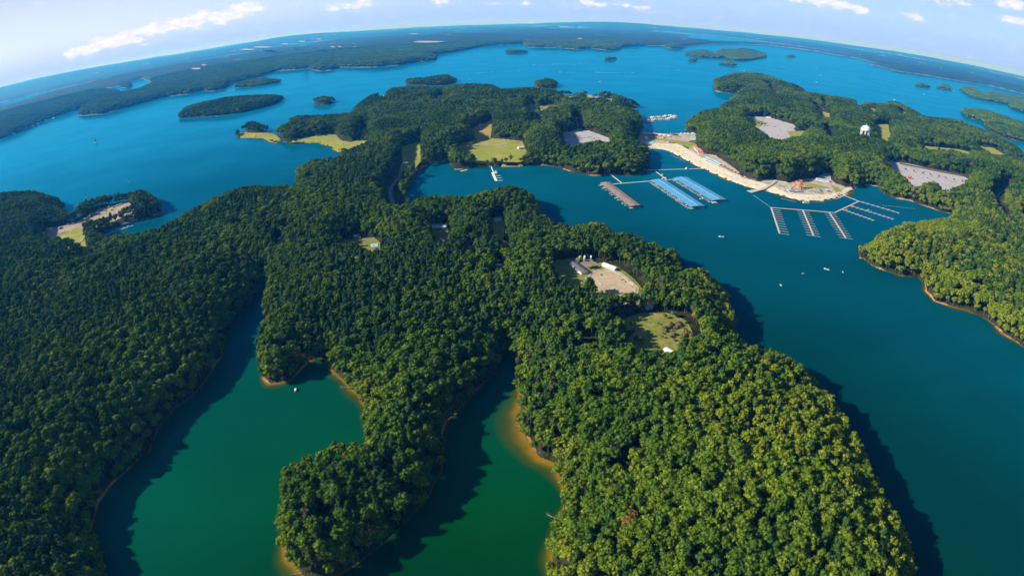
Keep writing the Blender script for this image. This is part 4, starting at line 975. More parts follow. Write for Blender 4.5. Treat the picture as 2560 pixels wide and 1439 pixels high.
# ------------------------------------------------------------------ covered docks with their boats
def covered_dock(NL, NR_, FL, FR, z, roofm, label, sections, nboats, rise, bl, trim):
    nl, nr, fl, fr = (Vector((*PP(*p, z), 0)) for p in (NL, NR_, FL, FR))
    a = (fl+fr)/2; b = (nl+nr)/2; W = ((nr-nl).length+(fr-fl).length)/2*.93
    loc, ang, L = frame(a[:2], b[:2]); e = empty('covered_dock', loc, ang, label, 'boat dock', 'roofed boat docks of the marina')
    MB().box((L/2, 0, .35), (L, 3.0, .4)).build('centre_walkway', W_tan, e)
    MB().box((L-1.2, 0, .33), (2.4, W, .36)).build('end_walkway', W_white, e)
    MB().box((1.2, 0, .33), (2.4, W, .36)).build('end_walkway', W_white, e)
    gap = 1.2; sl_ = (L+2)/sections
    rows = int(sl_/3.0)
    for s_ in range(sections):
        x0 = -1+s_*sl_+(gap/2 if s_ else 0); x1 = -1+(s_+1)*sl_-(gap/2 if s_ < sections-1 else 0)
        for sg in (1, -1):
            m = MB(); m.add([(x0, sg*W/2, z), (x1, sg*W/2, z), (x1, 0, z+rise), (x0, 0, z+rise), (x0, sg*W/2, z-.25), (x1, sg*W/2, z-.25), (x1, 0, z+rise-.25), (x0, 0, z+rise-.25)], [(0, 1, 2, 3), (7, 6, 5, 4), (0, 4, 5, 1), (1, 5, 6, 2), (3, 7, 4, 0)])
            ro = m.build('roof_panel', roofm, e)
            rb = MB(); nn = int((x1-x0)/2.2)
            for i in range(nn+1):
                xx = x0+.1+i*(x1-x0-.2)/nn; rb.add([(xx-.06, sg*W/2, z+.1), (xx+.06, sg*W/2, z+.1), (xx+.06, 0, z+rise+.1), (xx-.06, 0, z+rise+.1), (xx-.06, sg*W/2, z), (xx-.06, 0, z+rise), (xx+.06, sg*W/2, z), (xx+.06, 0, z+rise)], [(0, 1, 2, 3), (0, 3, 5, 4), (1, 6, 7, 2)])
            so_ = rb.build('roof_seams', roofm, ro); so_['kind'] = 'stuff'
        MB().box(((x0+x1)/2, 0, z+rise+.06), (x1-x0, .5, .16)).build('ridge_cap', trim, e)
        if s_: MB().box((x0-gap/2, 0, z-.3), (gap-.1, W*.96, .2)).build('roof_joint', M_dark, e)
    for xx in (-1.1, L+1.1):
        m = MB(); m.add([(xx, -W/2, z-.25), (xx, W/2, z-.25), (xx, 0, z+rise-.3)], [(0, 1, 2)]); m.box((xx, 0, z-.4), (.12, W, .35)); m.build('gable_end', trim, e)
    pm = MB().box((0, 0, z/2), (.22, .22, z)).mesh('post', W_white); n = max(6, int(L/9))
    for i in range(n+1):
        for yy in (-W/2+.4, 0, W/2-.4): obj_from('post', pm, e, loc=(i*L/n, yy*(1 if yy else 0)+(1.7 if not yy else 0), 0))
    fm = MB().box((0, 0, .3), (.9, W/2-1.6, .3)).mesh('finger', W_tan); n = max(6, int(L/7.5))
    for i in range(n):
        for sg in (-1, 1): obj_from('finger', fm, e, loc=((i+.5)*L/n, sg*(W/4+.7), 0))
    ca, sa = math.cos(ang), math.sin(ang)
    side = -1                                    # boats show along the left hand side
    kinds = [MOOR[0], MOOR[1], MOOR[2]]
    g = np.random.default_rng(int(L))
    ords = 'first second third fourth fifth sixth seventh eighth ninth tenth eleventh twelfth thirteenth fourteenth fifteenth sixteenth seventeenth eighteenth nineteenth twentieth'.split()
    for s_i, sg in enumerate((-1, 1)):
        for i in range(nboats):
            if sg == 1 and i % 2: continue
            if bl[1] == 'brown' and sg == -1 and i % 3 == 1: continue
            u = L*(i+.5)/nboats; v = sg*(W/2-(-1.4 if sg == -1 else 3.0)+g.uniform(-.8, .8))
            mo, desc = kinds[g.integers(0, 3)]
            o = obj_from('moored_boat', mo); o.location = (loc[0]+u*ca-v*sa, loc[1]+u*sa+v*ca, .05); o.rotation_euler = (0, 0, ang+sg*math.pi/2+g.uniform(-.06, .06))
            sc = g.uniform(.9, 1.12); o.scale = (sc, sc, sc)
            odr = ords[i] if i < 20 else ('last' if i == nboats-1 else ords[i-20]+' past the twentieth')
            tag(o, f'{desc}, {ordw(i)} from far end, {"left" if sg == -1 else "right"} side of {bl[1]} roofed dock', 'boat', f'boats berthed under the {bl[1]} roofed dock{bl[2]}')
def moored(kind):
    m = MB(); L = (8, 9, 7)[kind]
    if kind == 1:
        for sy in (-1, 1): m.beam((-L/2, sy*.95, .15), (L/2-.3, sy*.95, .15), .34, 1, n=6)
        m.box((0, 0, .6), (L, 2.6, .2), mi=0); m.box((-1, 0, 2.4), (L*.5, 2.5, .12), mi=2)
        for sx in (-1, 1):
            for sy in (-1, 1): m.box((-1+sx*L*.22, sy*1.15, 1.5), (.08, .08, 1.8), mi=1)
        m.box((0, 1.25, .95), (L*.9, .06, .6)); m.box((0, -1.25, .95), (L*.9, .06, .6))
    else:
        hull(m, L, 2.6, 1.0); m.box((-L*.12, 0, 1.06), (L*.4, 1.7, .12), mi=1); m.box((L*.08, 0, 1.35), (.12, 1.8, .5), mi=3); m.box((-L*.52, 0, .8), (.5, .5, 1.1), mi=3)
        if kind == 2: m.box((-L*.08, 0, 2.2), (L*.34, 2.0, .1), mi=2); m.box((-L*.2, .8, 1.6), (.07, .07, 1.2), mi=1); m.box((-L*.2, -.8, 1.6), (.07, .07, 1.2), mi=1)
    return m.mesh('moored_boat', [W_white, mat('beige_seats', (.45, .36, .26), .8), (M_canv, M_canv, M_bluec)[kind], M_dark])
MOOR = [(moored(0), 'white runabout'), (moored(1), 'white pontoon boat'), (moored(2), 'blue canopied runabout')]
covered_dock((1727, 517), (1761, 513), (1628, 451), (1661, 447.5), 5.2, R_blue, 'long dock with bright blue metal roof, in front of its twin', 1, 26, 1.7, ('', 'front blue', ''), W_white)
covered_dock((1781, 501), (1814, 497), (1685, 446), (1717, 441), 5.2, R_blue, 'long dock with bright blue metal roof, nearer the beach than its twin', 1, 24, 1.7, ('', 'back blue', ''), W_white)
covered_dock((1577, 516), (1600, 512), (1500, 458), (1526, 454.5), 5.0, R_brown, 'boat dock with weathered brown roof in three sections', 3, 14, 1.5, ('', 'brown', ''), R_brown)
place_boat(BIG, 'cruiser', 1755, 497.5, R(178), 'large white cruiser moored between the two blue roofed docks', 'boat', bg_, sc=1.0)
place_boat(BIG, 'cruiser', 1787, 507.5, R(176), 'white cruiser lying across the near end of the back blue dock', 'boat', bg_, sc=1.1)
place_boat(PT, 'pontoon_boat', 1657, 447, R(40), 'small boat by the hut on the slanting dock branch', 'boat', bg_, sc=.9)
for px, py, l in ((1656, 438, 'small orange roofed hut halfway along the slanting dock branch'), (1664, 446, 'second small hut near the end of the slanting dock branch'), (1716, 422, 'small white hut standing on the long walkway to the beach')):
    x, y = PP(px, py, .6); e = empty('dock_hut', (x, y, .55), .4, l, 'hut'); MB().box((0, 0, 1.3), (3.4, 3, 2.6)).build('wall', W_white if 'white' in l else M_wall, e); MB().lathe((0, 0, 2.6), [(2.8, 0), (0, 1.5)], 4).build('roof', W_white if 'white' in l else R_orange, e)

# floating boat club in the far lagoon
YM = []
for kk in range(3):
    m = MB(); hull(m, (16, 14, 18)[kk], 5, 1.6); m.box((-1, 0, 2.6), (9, 4, 2), mi=0); m.box((-1, 0, 2.7), (9.1, 4.1, .7), mi=1); m.box((-1.5, 0, 4.4), (10, 4.6, .25), mi=(0, 2, 0)[kk]); m.box((-2, 0, 5.2), (4, 3, 1.4), mi=0) if kk != 1 else m.box((-2, 0, 3.9), (4, 3, .8), mi=2)
    YM.append(m.mesh('houseboat', [W_white, M_glass, M_wood if kk == 1 else W_white]))
rows = [((1604, 303.5), (1636, 303), 7, 'front row'), ((1607, 299), (1672, 299.5), 12, 'middle row'), ((1626, 294.5), (1660, 293.5), 7, 'back row'), ((1660, 291), (1678, 290), 4, 'rear corner row'), ((1668, 297.5), (1691, 295), 6, 'right hand row'), ((1676, 292.5), (1692, 291), 4, 'outermost row')]
for (a, b, n, rn) in rows:
    A_, B_ = PP(*a), PP(*b); loc, ang, L = frame(A_, B_); e = empty('floating_dock', (loc[0], loc[1], 0), ang, f'floating dock of the {rn} of white houseboats in the lagoon', 'dock'); MB().box((L/2, -9, .4), (L, 3, .4)).build('deck', W_tan, e)
    for i in range(n):
        t_ = (i+.5)/n; o = obj_from('houseboat', YM[(i+len(rn)) % 3]); o.location = (A_[0]+(B_[0]-A_[0])*t_, A_[1]+(B_[1]-A_[1])*t_, .1); o.rotation_euler = (0, 0, ang+math.pi/2+(.1 if i % 2 else 0))
        tag(o, f'{["two decked","wooden topped","long"][(i+len(rn)) % 3]} houseboat, {ordw(i)} from left in the lagoon {rn}', 'houseboat', f'houseboats in the {rn} of the lagoon')

# gazebo dock
a, b = PP(1227, 414, .5), PP(1234, 433, .5); walkway(1227, 414, 1235, 434, 2.6, 'walkway out to the gazebo dock in the teal bay', W_white, z=.6)
a, b = PP(1231, 432), PP(1241, 453); loc, ang, L = frame(a, b); e = empty('gazebo_dock', (loc[0], loc[1], 0), ang, 'white swimming dock with a small pavilion and three short arms', 'dock')
MB().box((L/2, 0, .5), (L, 6, .4)).build('deck', W_white, e)
for fx in (.42, .68, .96): MB().box((L*fx, 9, .5), (2.2, 13, .35)).build('arm', W_white, e)
MB().box((4, 8.5, .5), (9, 9, .4)).build('platform', W_white, e)
x, y = loc[0]+4*math.cos(ang)-8.5*math.sin(ang), loc[1]+4*math.sin(ang)+8.5*math.cos(ang)
g_ = empty('gazebo', (x, y, .7), ang, 'open white gazebo with two tiered roof standing on the swimming dock', 'gazebo')
for i in range(6): MB().cyl((3.4*math.cos(i*1.047), 3.4*math.sin(i*1.047), 0), .14, .14, 3).build('column', W_white, g_)
MB().lathe((0, 0, 3), [(4.6, 0), (1.7, 1.6)], 6).build('roof', W_grey, g_); MB().lathe((0, 0, 5.1), [(2.2, 0), (0, 1.7)], 6).build('upper_roof', W_grey, g_); MB().cyl((0, 0, 4.5), 1.5, 1.5, .7, 6).build('lantern', W_white, g_)
walkway(1136, 423, 1156, 423, 4, 'flat pale landing stage at the tip of the boathouse woods', W_tan, name='landing_stage'); walkway(1152, 428, 1168, 424, 4, 'small square float beside the landing stage', W_white, name='landing_stage')

# ------------------------------------------------------------------ buildings
def house(px, py, z, L, W, h, rz, roofm, wallm, label, cat='building', rise=None, hip=0.0, name='building', win=True, door=True):
    x, y = PP(px, py, z); z = hgt(x, y); e = empty(name, (x, y, z), rz, label, cat)
    rise = rise or W*.22
    w = MB().box((0, 0, h/2-.6), (L, W, h+1.2)).build('wall', wallm, e)
    if not hip:
        for sg in (-1, 1): MB().add([(sg*(L/2-.01), -W/2, h), (sg*(L/2-.01), W/2, h), (sg*(L/2-.01), 0, h+rise-.05)], [(0, 1, 2)]).build('gable_wall', wallm, e)
    MB().gable((0, 0, h), L, W, rise, over=.6, hip=hip).build('roof', roofm, e)
    MB().box((0, 0, h+rise+.02), (L-2*hip, .4, .14)).build('ridge_cap', roofm, e)
    if win:
        wm = MB().box((0, 0, 0), (1.5, .12, 1.2)).mesh('window', M_glass); n = max(1, int(L/5))
        for sg in (-1, 1):
            for i in range(n): obj_from('window', wm, e, loc=(-L/2+(i+.5)*L/n, sg*(W/2+.03), h*.58))
    if door: MB().box((L*.12, -W/2-.04, 1.05), (1.1, .14, 2.1)).build('door', M_wood, e)
    return e
# riding stable and yard
xa, ya = PP(1427, 660, 24); xb, yb = PP(1458, 683, 24); Ls = math.hypot(xb-xa, yb-ya); sa_ = math.atan2(yb-ya, xb-xa)
e = house(1446, 670, 26, Ls, 11, 4, sa_, R_dark, W_white, 'long stable with dark roof and white wall beside the arena', 'stable', 1.8, name='stable')
for o_ in [c for c in e.children if c.name.startswith('window')][:0]: pass
sh = house(1524, 668, 25, 22, 7.5, 3.2, math.atan2(PP(1538, 672, 24)[1]-PP(1511, 661, 24)[1], PP(1538, 672, 24)[0]-PP(1511, 661, 24)[0]), M_canv, W_white, 'white canvas covered shed above the riding arena', 'shed', 1.8, win=False, name='canvas_shed')
VM = {}
def car_mesh(col, kind=0):
    key = (col, kind)
    if key in VM: return VM[key]
    paint = mat('car_paint_'+{(.75, .75, .74): 'white', (.05, .05, .06): 'black', (.35, .36, .38): 'grey', (.5, .05, .04): 'red', (.06, .12, .3): 'blue', (.55, .5, .4): 'beige'}[col], col, .3, noise=(.5, .05))
    body = MB(); body.add([(-2.2, -.9, .35), (2.2, -.9, .35), (2.2, .9, .35), (-2.2, .9, .35), (-2.2, -.88, .95), (2.1, -.85, .85), (2.1, .85, .85), (-2.2, .88, .95)], [(3, 2, 1, 0), (4, 5, 6, 7), (0, 1, 5, 4), (1, 2, 6, 5), (2, 3, 7, 6), (3, 0, 4, 7)])
    t_ = 1.95 if kind == 1 else 1.45
    cab = MB(); x0 = -2.1 if kind == 1 else -1.5
    cab.add([(x0, -.8, .93), (1.0, -.8, .9), (1.0, .8, .9), (x0, .8, .93), (x0+.25, -.66, t_), (.3, -.66, t_), (.3, .66, t_), (x0+.25, .66, t_)], [(4, 5, 6, 7), (0, 1, 5, 4), (1, 2, 6, 5), (2, 3, 7, 6), (3, 0, 4, 7)])
    top = MB().box(((x0+.55)/2, 0, t_+.03), (.05-x0, 1.3, .06))
    wh_ = MB()
    wm = MB().beam((0, -.12, 0), (0, .12, 0), .33, n=8).mesh('wheel', M_dark)
    VM[key] = [('body', body.mesh('body', paint)), ('cabin', cab.mesh('cabin', M_glass)), ('roof', top.mesh('roof', paint)), ('wheel', wm)]
    return VM[key]
def car(px, py, z, rz, col, label, kind=0, cat='car', sc=1.0, name='parked_car', grp='cars parked around the resort'):
    x, y = PP(px, py, z); z = hgt(x, y)+.45; e = empty(name, (x, y, z), rz, label, cat, grp); e.scale = (sc, sc, sc)
    for nm, me in car_mesh(col, kind):
        if nm == 'wheel':
            for wx in (-1.35, 1.35):
                for wy in (-.82, .82): obj_from('wheel', me, e, loc=(wx, wy, .33))
        else: obj_from(nm, me, e)
    return e
def trailer(px, py, z, rz, L, col, label, name='horse_trailer', cat='trailer', grp='trailers and camper vans', hh=2.6):
    x, y = PP(px, py, z); z = hgt(x, y)+.3; e = empty(name, (x, y, z), rz, label, cat, grp)
    MB().box((0, 0, .6+hh/2), (L, 2.5, hh)).build('body', col, e); MB().box((0, 0, .68+hh), (L*.97, 2.3, .14)).build('roof', W_white, e)
    MB().box((L*.1, -1.27, 1.9), (L*.4, .06, .7)).build('window', M_glass, e)
    wm = MB().beam((0, -.15, 0), (0, .15, 0), .42, n=8).mesh('wheel', M_dark)
    for wx in (-.6, .6):
        for wy in (-1.15, 1.15): obj_from('wheel', wm, e, loc=(wx, wy, .42))
    MB().beam((L/2, 0, .7), (L/2+1.4, 0, .6), .08).build('hitch', M_steel, e)
WH, BK, GR_, RD, BU, BE = (.75, .75, .74), (.05, .05, .06), (.35, .36, .38), (.5, .05, .04), (.06, .12, .3), (.55, .5, .4)
trailer(1450, 645, 24, 1.2, 7.5, W_white, 'tall white trailer at the shaded left end of the stable yard')
trailer(1461, 646.5, 24, 1.3, 8, W_white, 'white trailer in the middle of the row behind the stable yard')
trailer(1477, 646, 24, 1.4, 9, mat('grey_paint', (.4, .4, .4), .5), 'long grey trailer at the right of the row behind the stable yard')
trailer(1444, 651, 24, .6, 4, mat('pale_blue_paint', (.35, .45, .6), .5), 'small pale blue trailer in the shade of the yard')
car(1452, 651, 24, 1.2, WH, 'white car leftmost in the stable yard'); car(1461.5, 652, 24, 1.2, GR_, 'grey car second from the left in the stable yard', 1); car(1469, 652.5, 24, 1.2, BK, 'dark car third from the left in the stable yard')
car(1485, 653, 24, .9, BK, 'black pickup by the trees at the right of the stable yard', 1, sc=1.2); car(1459, 679, 24, .4, WH, 'white pickup at the near end of the stable', 1, sc=1.25); car(1456, 683, 24, .2, BU, 'dark blue car just below the near end of the stable')
x, y = PP(1491, 668, 24); e = empty('red_tractor', (x, y, hgt(x, y)+.4), .5, 'small red tractor with white hood beside the arena fence', 'tractor'); MB().box((0, 0, 1.1), (4, 1.7, 1.1)).build('body', M_redp, e); MB().box((1.2, 0, 2.1), (1.6, 1.7, 1.2)).build('cab', W_white, e)
wm = MB().beam((0, -.25, 0), (0, .25, 0), .7, n=10).mesh('wheel', M_dark)
for wx in (-1.3, 1.3):
    for wy in (-1, 1): obj_from('wheel', wm, e, loc=(wx, wy, .7))
# arena fences: posts and rails round the oval
ar = clear_polys[[c[0] for c in CLEAR].index('riding_arena')]; cen = ar.mean(0)
def oval_fence(scale, label, ph):
    e = empty('arena_fence', (cen[0], cen[1], hgt(*cen)+.3), 0, label, 'fence', 'fences round the riding arena')
    pts = []
    for i in range(len(ar)):
        p, q = (ar[i]-cen)*scale, (ar[(i+1) % len(ar)]-cen)*scale; L = np.hypot(*(q-p)); n = max(1, int(L/3.4))
        for k in range(n): pts.append(p+(q-p)*k/n)
    pm = MB().box((0, 0, .7), (.16, .16, 1.5)).mesh('post', W_white)
    for k, p in enumerate(pts):
        q = pts[(k+1) % len(pts)]; obj_from('post', pm, e, loc=(p[0], p[1], 0))
    for zz in (.55, 1.0, 1.4):
        m = MB()
        for k, p in enumerate(pts):
            q = pts[(k+1) % len(pts)]; m.box(((p[0]+q[0])/2, (p[1]+q[1])/2, zz), (np.hypot(*(q-p)), .06, .16), math.atan2(q[1]-p[1], q[0]-p[0]))
        m.build('rail', W_white, e)
oval_fence(.90, 'inner white rail fence of the oval riding arena', 0); oval_fence(1.02, 'outer white rail fence of the oval riding arena', 1)
xs_ = [(1573, 702, 'blue and white show jump at the right of the arena', M_cyan), (1580, 710, 'white show jump near the right hand fence of the arena', W_white), (1580, 717, 'brown jump filler by the lower right fence', M_wood), (1556, 700, 'dark show jump with crossed poles', M_dark), (1562, 705, 'grey show jump behind the dark one', M_steel),
       (1493, 706, 'pile of poles at the left of the arena', W_white), (1499, 709, 'row of white poles lying on the arena sand', W_white), (1536, 723, 'trotting poles laid out low in the arena', M_steel), (1541, 722, 'second set of trotting poles low in the arena', W_white), (1548, 689, 'small white block near the upper fence', W_white), (1502, 687, 'brown brush jump near the upper left fence', M_wood)]
for px, py, l, mm in xs_:
    x, y = PP(px, py, 24); e = empty('show_jump', (x, y, hgt(x, y)+.35), (px*.7) % 3, l, 'horse jump', 'jumps in the riding arena')
    for sx in (-2, 2): MB().box((sx, 0, .7), (.5, .7, 1.4)).build('stand', mm, e)
    pm = MB().beam((-2, 0, 0), (2, 0, 0), .12).mesh('pole', mm)
    for zz in (.4, .8, 1.2): obj_from('pole', pm, e, loc=(0, (zz-.8)*1.5 if 'pole' in l else 0, zz if 'pole' not in l else .15))
house(1670, 880, 24, 9, 6, 3, R(-52), W_white, W_white, 'small open shed with a white metal roof at the low end of the meadow', 'shed', .5, name='shed', win=False)
house(1621, 771, 24, 8, 6, 3.5, R(10), R_slate, M_wall, 'small pale cabin between pines above the meadow', 'cabin', name='cabin')
house(1098, 568, 24, 24, 9, 4, R(-3), R_slate, M_wall, 'long low building with pale blue roof deep in the shaded woods', name='lodge')
house(1243, 549, 24, 13, 8, 4, R(35), R_slate, W_white, 'small white house with a metal roof in a grassy clearing', 'house', name='house')
house(1109, 598, 24, 12, 9, 4, R(80), R_dark, M_wall, 'building half hidden in shade below the long pale blue lodge', name='lodge')
house(2324, 488, 10, 24, 14, 6, R(-12), R_red, M_wall, 'bright red roofed lodge above the inlet, left one of the pair', name='lodge', hip=3)
house(2354, 494, 10, 26, 13, 6, R(-28), R_red, M_wall, 'red and grey roofed lodge above the inlet, right one of the pair', name='lodge', hip=2)
house(2440, 509, 10, 12, 10, 4, R(10), R_orange, M_wall, 'small red brown hut in the dark clearing near the isthmus road', 'hut', name='hut')
house(2273, 446, 14, 10, 8, 5, R(-20), R_red, M_redp, 'small red kiosk at the shaded edge of the long car park', 'kiosk', name='kiosk')
house(1785, 314, 8, 34, 18, 6, R(-8), R_orange, M_wall, 'large terracotta roofed lodge in the woods behind the beach', name='lodge', hip=4)
house(1822, 313, 8, 24, 10, 4, R(0), R_orange, M_wall, 'narrow terracotta roof showing between trees behind the beach', name='lodge')
house(1899, 190, 26, 60, 16, 8, R(-8), R_red, M_wall, 'long red roofed hotel on top of the wooded island', 'hotel', name='hotel')
house(1301, 372, 8, 14, 10, 5, R(20), W_white, W_white, 'white roofed boathouse among the trees above the gazebo dock', 'boathouse', name='boathouse')
house(1911, 291, 16, 10, 8, 5, R(-5), R_slate, M_wall, 'gatehouse on the far edge of the largest car park', 'gatehouse', name='gatehouse')
house(1922, 296, 16, 14, 9, 4, R(-20), W_white, W_white, 'white ticket building at the far edge of the largest car park', 'ticket office', name='ticket_office')
house(2056, 452, 3, 34, 9, 4.2, math.atan2(PP(2073, 455, 3)[1]-PP(2040, 450, 3)[1], PP(2073, 455, 3)[0]-PP(2040, 450, 3)[0]), R_slate, W_white, 'long bathhouse with a blue metal roof on the water park lawn', 'bathhouse', name='bathhouse')
house(1676, 357, 2.5, 16, 11, 3.5, R(-5), R_brown, M_wall, 'brown roofed beach bar at the edge of the sand', 'beach bar', name='beach_bar', hip=4)
house(1596, 366, 3, 14, 9, 4, R(0), R_red, W_white, 'orange roofed kiosk at the left end of the beach', 'kiosk', name='kiosk')
house(1660, 345, 3, 8, 6, 3, R(0), R_brown, M_wall, 'small hut on the lawn behind the beach bar', 'hut', name='hut')
for px, py, z_, L_, rm, lb in ((1175, 624, 22, 10, R_orange, 'small house with an orange roof deep in the central woods'), (1262, 611, 22, 9, R_brown, 'brown cabin on the bare orange patch in the central woods'), (1248, 667, 22, 8, W_white, 'tiny white shed glimpsed between crowns in the central woods'),
        (893, 592, 22, 10, R_dark, 'dark roofed house by the shaded lane left of the pool'), (1100, 244, 16, 16, R_slate, 'grey roofed house high in the far centre woods'), (957, 242, 6, 18, W_white, 'white house on the wooded point at the far left of the middle land'), (1475, 241, 6, 22, R_brown, 'brown roofed lodge on the far centre point'),
        (1490, 239, 6, 14, R_slate, 'grey roofed hall beside the lot on the far centre point'), (1330, 267, 12, 16, R_slate, 'pale roofed clubhouse in the far centre woods'), (2150, 254, 18, 16, W_white, 'white clubhouse by the golf fairways'), (1345, 299, 14, 14, R_dark, 'dark roofed house in the woods left of the car park'), (700, 600, 24, 9, R_slate, 'lone grey cabin roof on the left hand ridge')):
    house(px, py, z_, L_, L_*.6, 4, (px*.37) % 3, rm, M_wall, lb, 'house', name='house')
for i, (px, py) in enumerate([(1563, 287), (1569, 287.5), (1575, 288), (1581, 289), (1587, 291)]):
    o = obj_from('houseboat', YM[i % 3]); x, y = PP(px, py); o.location = (x, y, .1); o.rotation_euler = (0, 0, 1.2+i*.1); tag(o, f'white houseboat, {ORDS[i]} from the left along the wooded shore beside the lagoon', 'houseboat', 'houseboats along the wooded lagoon shore')
lots = [((1425, 340), (1500, 347), 12, 9, 'wooded'), ((1895, 300), (1955, 325), 16, 8, 'largest'), ((2232, 410), (2330, 432), 14, 9, 'long narrow'), ((2300, 440), (2400, 459), 14, 7, 'long narrow, lower side of')]
cc = [WH, GR_, BK, RD, BU, BE, WH]
cn = {WH: 'white', BK: 'black', GR_: 'grey', RD: 'red', BU: 'blue', BE: 'beige'}
for (a_, b_, z_, n, nm) in lots:
    for i in range(n):
        u = (i+((i*7) % 3)*.25)/n; car(a_[0]+(b_[0]-a_[0])*u, a_[1]+(b_[1]-a_[1])*u+((i*5) % 3-1)*1.5, z_, .6, cc[(i*3+n) % 7], f'{cn[cc[(i*3+n) % 7]]} car, {ORDS[i]} from the left in the {nm} car park', i % 2, sc=1.1)
# tents and white pavilion by the lagoon
x, y = PP(1623, 337, 2.6); e = empty('marquee', (x, y, hgt(x, y)), 0, 'long white marquee with three roof peaks by the lagoon', 'marquee')
for i in range(3): MB().lathe((-16+i*16, 0, 4.2), [(11.3, 0), (3, 2.4), (0, 4.2)], 4).build('roof', M_canv, e)
for i in range(4):
    for sy in (-7, 7): MB().cyl((-24+i*16, sy, 0), .15, .15, 4.2, 6).build('pole', W_white, e)
for px, py, l in ((1650, 339, 'leftmost of the three white tents beside the marquee'), (1661, 340.5, 'middle one of the three white tents beside the marquee'), (1672, 342, 'right one of the three white tents, next to the tall mast'), (1702, 336, 'white parasol roof leftmost by the pale lagoon pool'), (1712, 336, 'second white parasol roof by the pale lagoon pool'),
                  (1720, 336, 'third white parasol roof by the pale lagoon pool'), (1731, 335, 'rightmost white parasol roof by the pale lagoon pool'), (2050, 478, 'blue canvas shade left of its paler twin on the water park terrace'), (2068, 478, 'pale blue canvas shade on the water park terrace'), (1560, 374, 'white tent under the trees left of the beach')):
    x, y = PP(px, py, 2.5); z = hgt(x, y); e = empty('tent', (x, y, z), .78, l, 'tent', 'canvas tents and shades at the beach'); s_ = 6.0 if 'tents' in l else 4.2
    MB().lathe((0, 0, 3), [(s_*1.2, 0), (s_*.35, 1.8), (0, 3.6)], 4).build('roof', M_bluec if 'blue canvas shade left' in l else M_cyan if 'pale blue' in l else M_canv, e)
    for i in range(4): MB().cyl((s_*1.1*math.cos(i*1.571), s_*1.1*math.sin(i*1.571), 0), .12, .12, 3.05, 6).build('pole', W_white, e)
x, y = PP(1752, 326, 3); e = empty('white_pavilion', (x, y, hgt(x, y)), 0, 'big white peaked pavilion at the edge of the woods by the lagoon', 'pavilion'); MB().lathe((0, 0, 5), [(19, 0), (6, 5), (0, 12)], 6).build('roof', M_canv, e); MB().cyl((0, 0, 0), 10, 10, 5, 8).build('wall', M_wall, e)
for i in range(6): MB().cyl((17.5*math.cos(i*1.047), 17.5*math.sin(i*1.047), 0), .3, .3, 5.2, 6).build('pole', W_white, e)
x, y = PP(1676, 341, 2.5); e = empty('mast', (x, y, hgt(x, y)), 0, 'tall white banner mast with a red panel beside the tents', 'mast'); MB().cyl((0, 0, 0), .5, .4, 14, 6).build('pole', W_white, e); MB().box((1.4, 0, 8), (2, .3, 8)).build('banner', M_redp, e)
# domed pavilion on the hill
x, y = PP(2162, 336, 46); z = hgt(x, y); e = empty('domed_pavilion', (x, y, z), 0, 'tall white pavilion with a dome on columns above the treetops', 'pavilion')
Rd = 17.5; hb = 36.0
MB().cyl((0, 0, -2), Rd+1.5, Rd+1.5, 3, 16).build('base', W_white, e)
cm = MB().cyl((0, 0, 0), 1.5, 1.3, hb, 8).mesh('column', W_white)
for i in range(8): obj_from('column', cm, e, loc=((Rd-1.8)*math.cos(i*.7854+.2), (Rd-1.8)*math.sin(i*.7854+.2), 1))
MB().cyl((0, 0, 1), 2.4, 2.2, hb, 10).build('inner_shaft', M_stone, e)
MB().lathe((0, 0, hb+1), [(0, 0), (Rd, 0), (Rd, 3.2), (Rd+.8, 3.2), (Rd+.8, 4.0), (Rd-.5, 4.0)], 20).build('entablature', W_white, e)
MB().lathe((0, 0, hb+5), [((Rd-.5)*math.cos(a_), (Rd-.5)*.78*math.sin(a_)) for a_ in np.linspace(0, 1.5, 8)]+[(0, (Rd-.5)*.78)], 20).build('dome', W_white, e)
MB().cyl((0, 0, hb+17.6), 1.6, 1.2, 3.2, 8).build('lantern', W_white, e); MB().cyl((0, 0, hb+20.6), .3, .12, 8, 5).build('spire', W_white, e)

# ------------------------------------------------------------------ water park on the beach
def pool(poly_px, label, m=None, z=2.4):
    pl = outline(poly_px, z0=z); cz = hgt(*pl.mean(0))+.9
    me = bpy.data.meshes.new('pool_water'); me.from_pydata([(p[0]-pl[:, 0].mean(), p[1]-pl[:, 1].mean(), 0) for p in pl], [], [tuple(range(len(pl)))]); me.materials.append(m or M_bluep)
    e = empty('swimming_pool', (pl[:, 0].mean(), pl[:, 1].mean(), cz), 0, label, 'swimming pool'); obj_from('water', me, e)
    mb = MB(); n = len(pl); c0 = pl.mean(0)
    for i in range(n):
        p, q = pl[i]-c0, pl[(i+1) % n]-c0; mb.box(((p[0]+q[0])/2, (p[1]+q[1])/2, -.25), (np.hypot(*(q-p))+1, 1.0, .8), math.atan2(q[1]-p[1], q[0]-p[0]))
    mb.build('coping', W_white, e); return e
pool([(1969, 475), (1979, 478), (2010, 478), (2011, 482), (1985, 482.5), (1974, 481)], 'deep blue wave pool with white surround below the slide tower', mat('deep_pool_blue', (.02, .20, .45), .1))
pool([(1616, 354), (1631, 353), (1632, 360), (1615, 361)], 'pale blue pool at the left end of the beach', M_cyan)
pool([(1729, 340), (1738, 341), (1738, 349), (1728, 347)], 'turquoise pool corner next to the lagoon road', M_cyan)
pool([(928, 611), (943, 609), (944, 617), (929, 619)], 'small turquoise pool hidden in the woods', M_cyan, 22)
pool([(1860, 415), (1868, 415), (1869, 421), (1861, 422)], 'small turquoise splash pool below the hidden slides', M_cyan, 4)
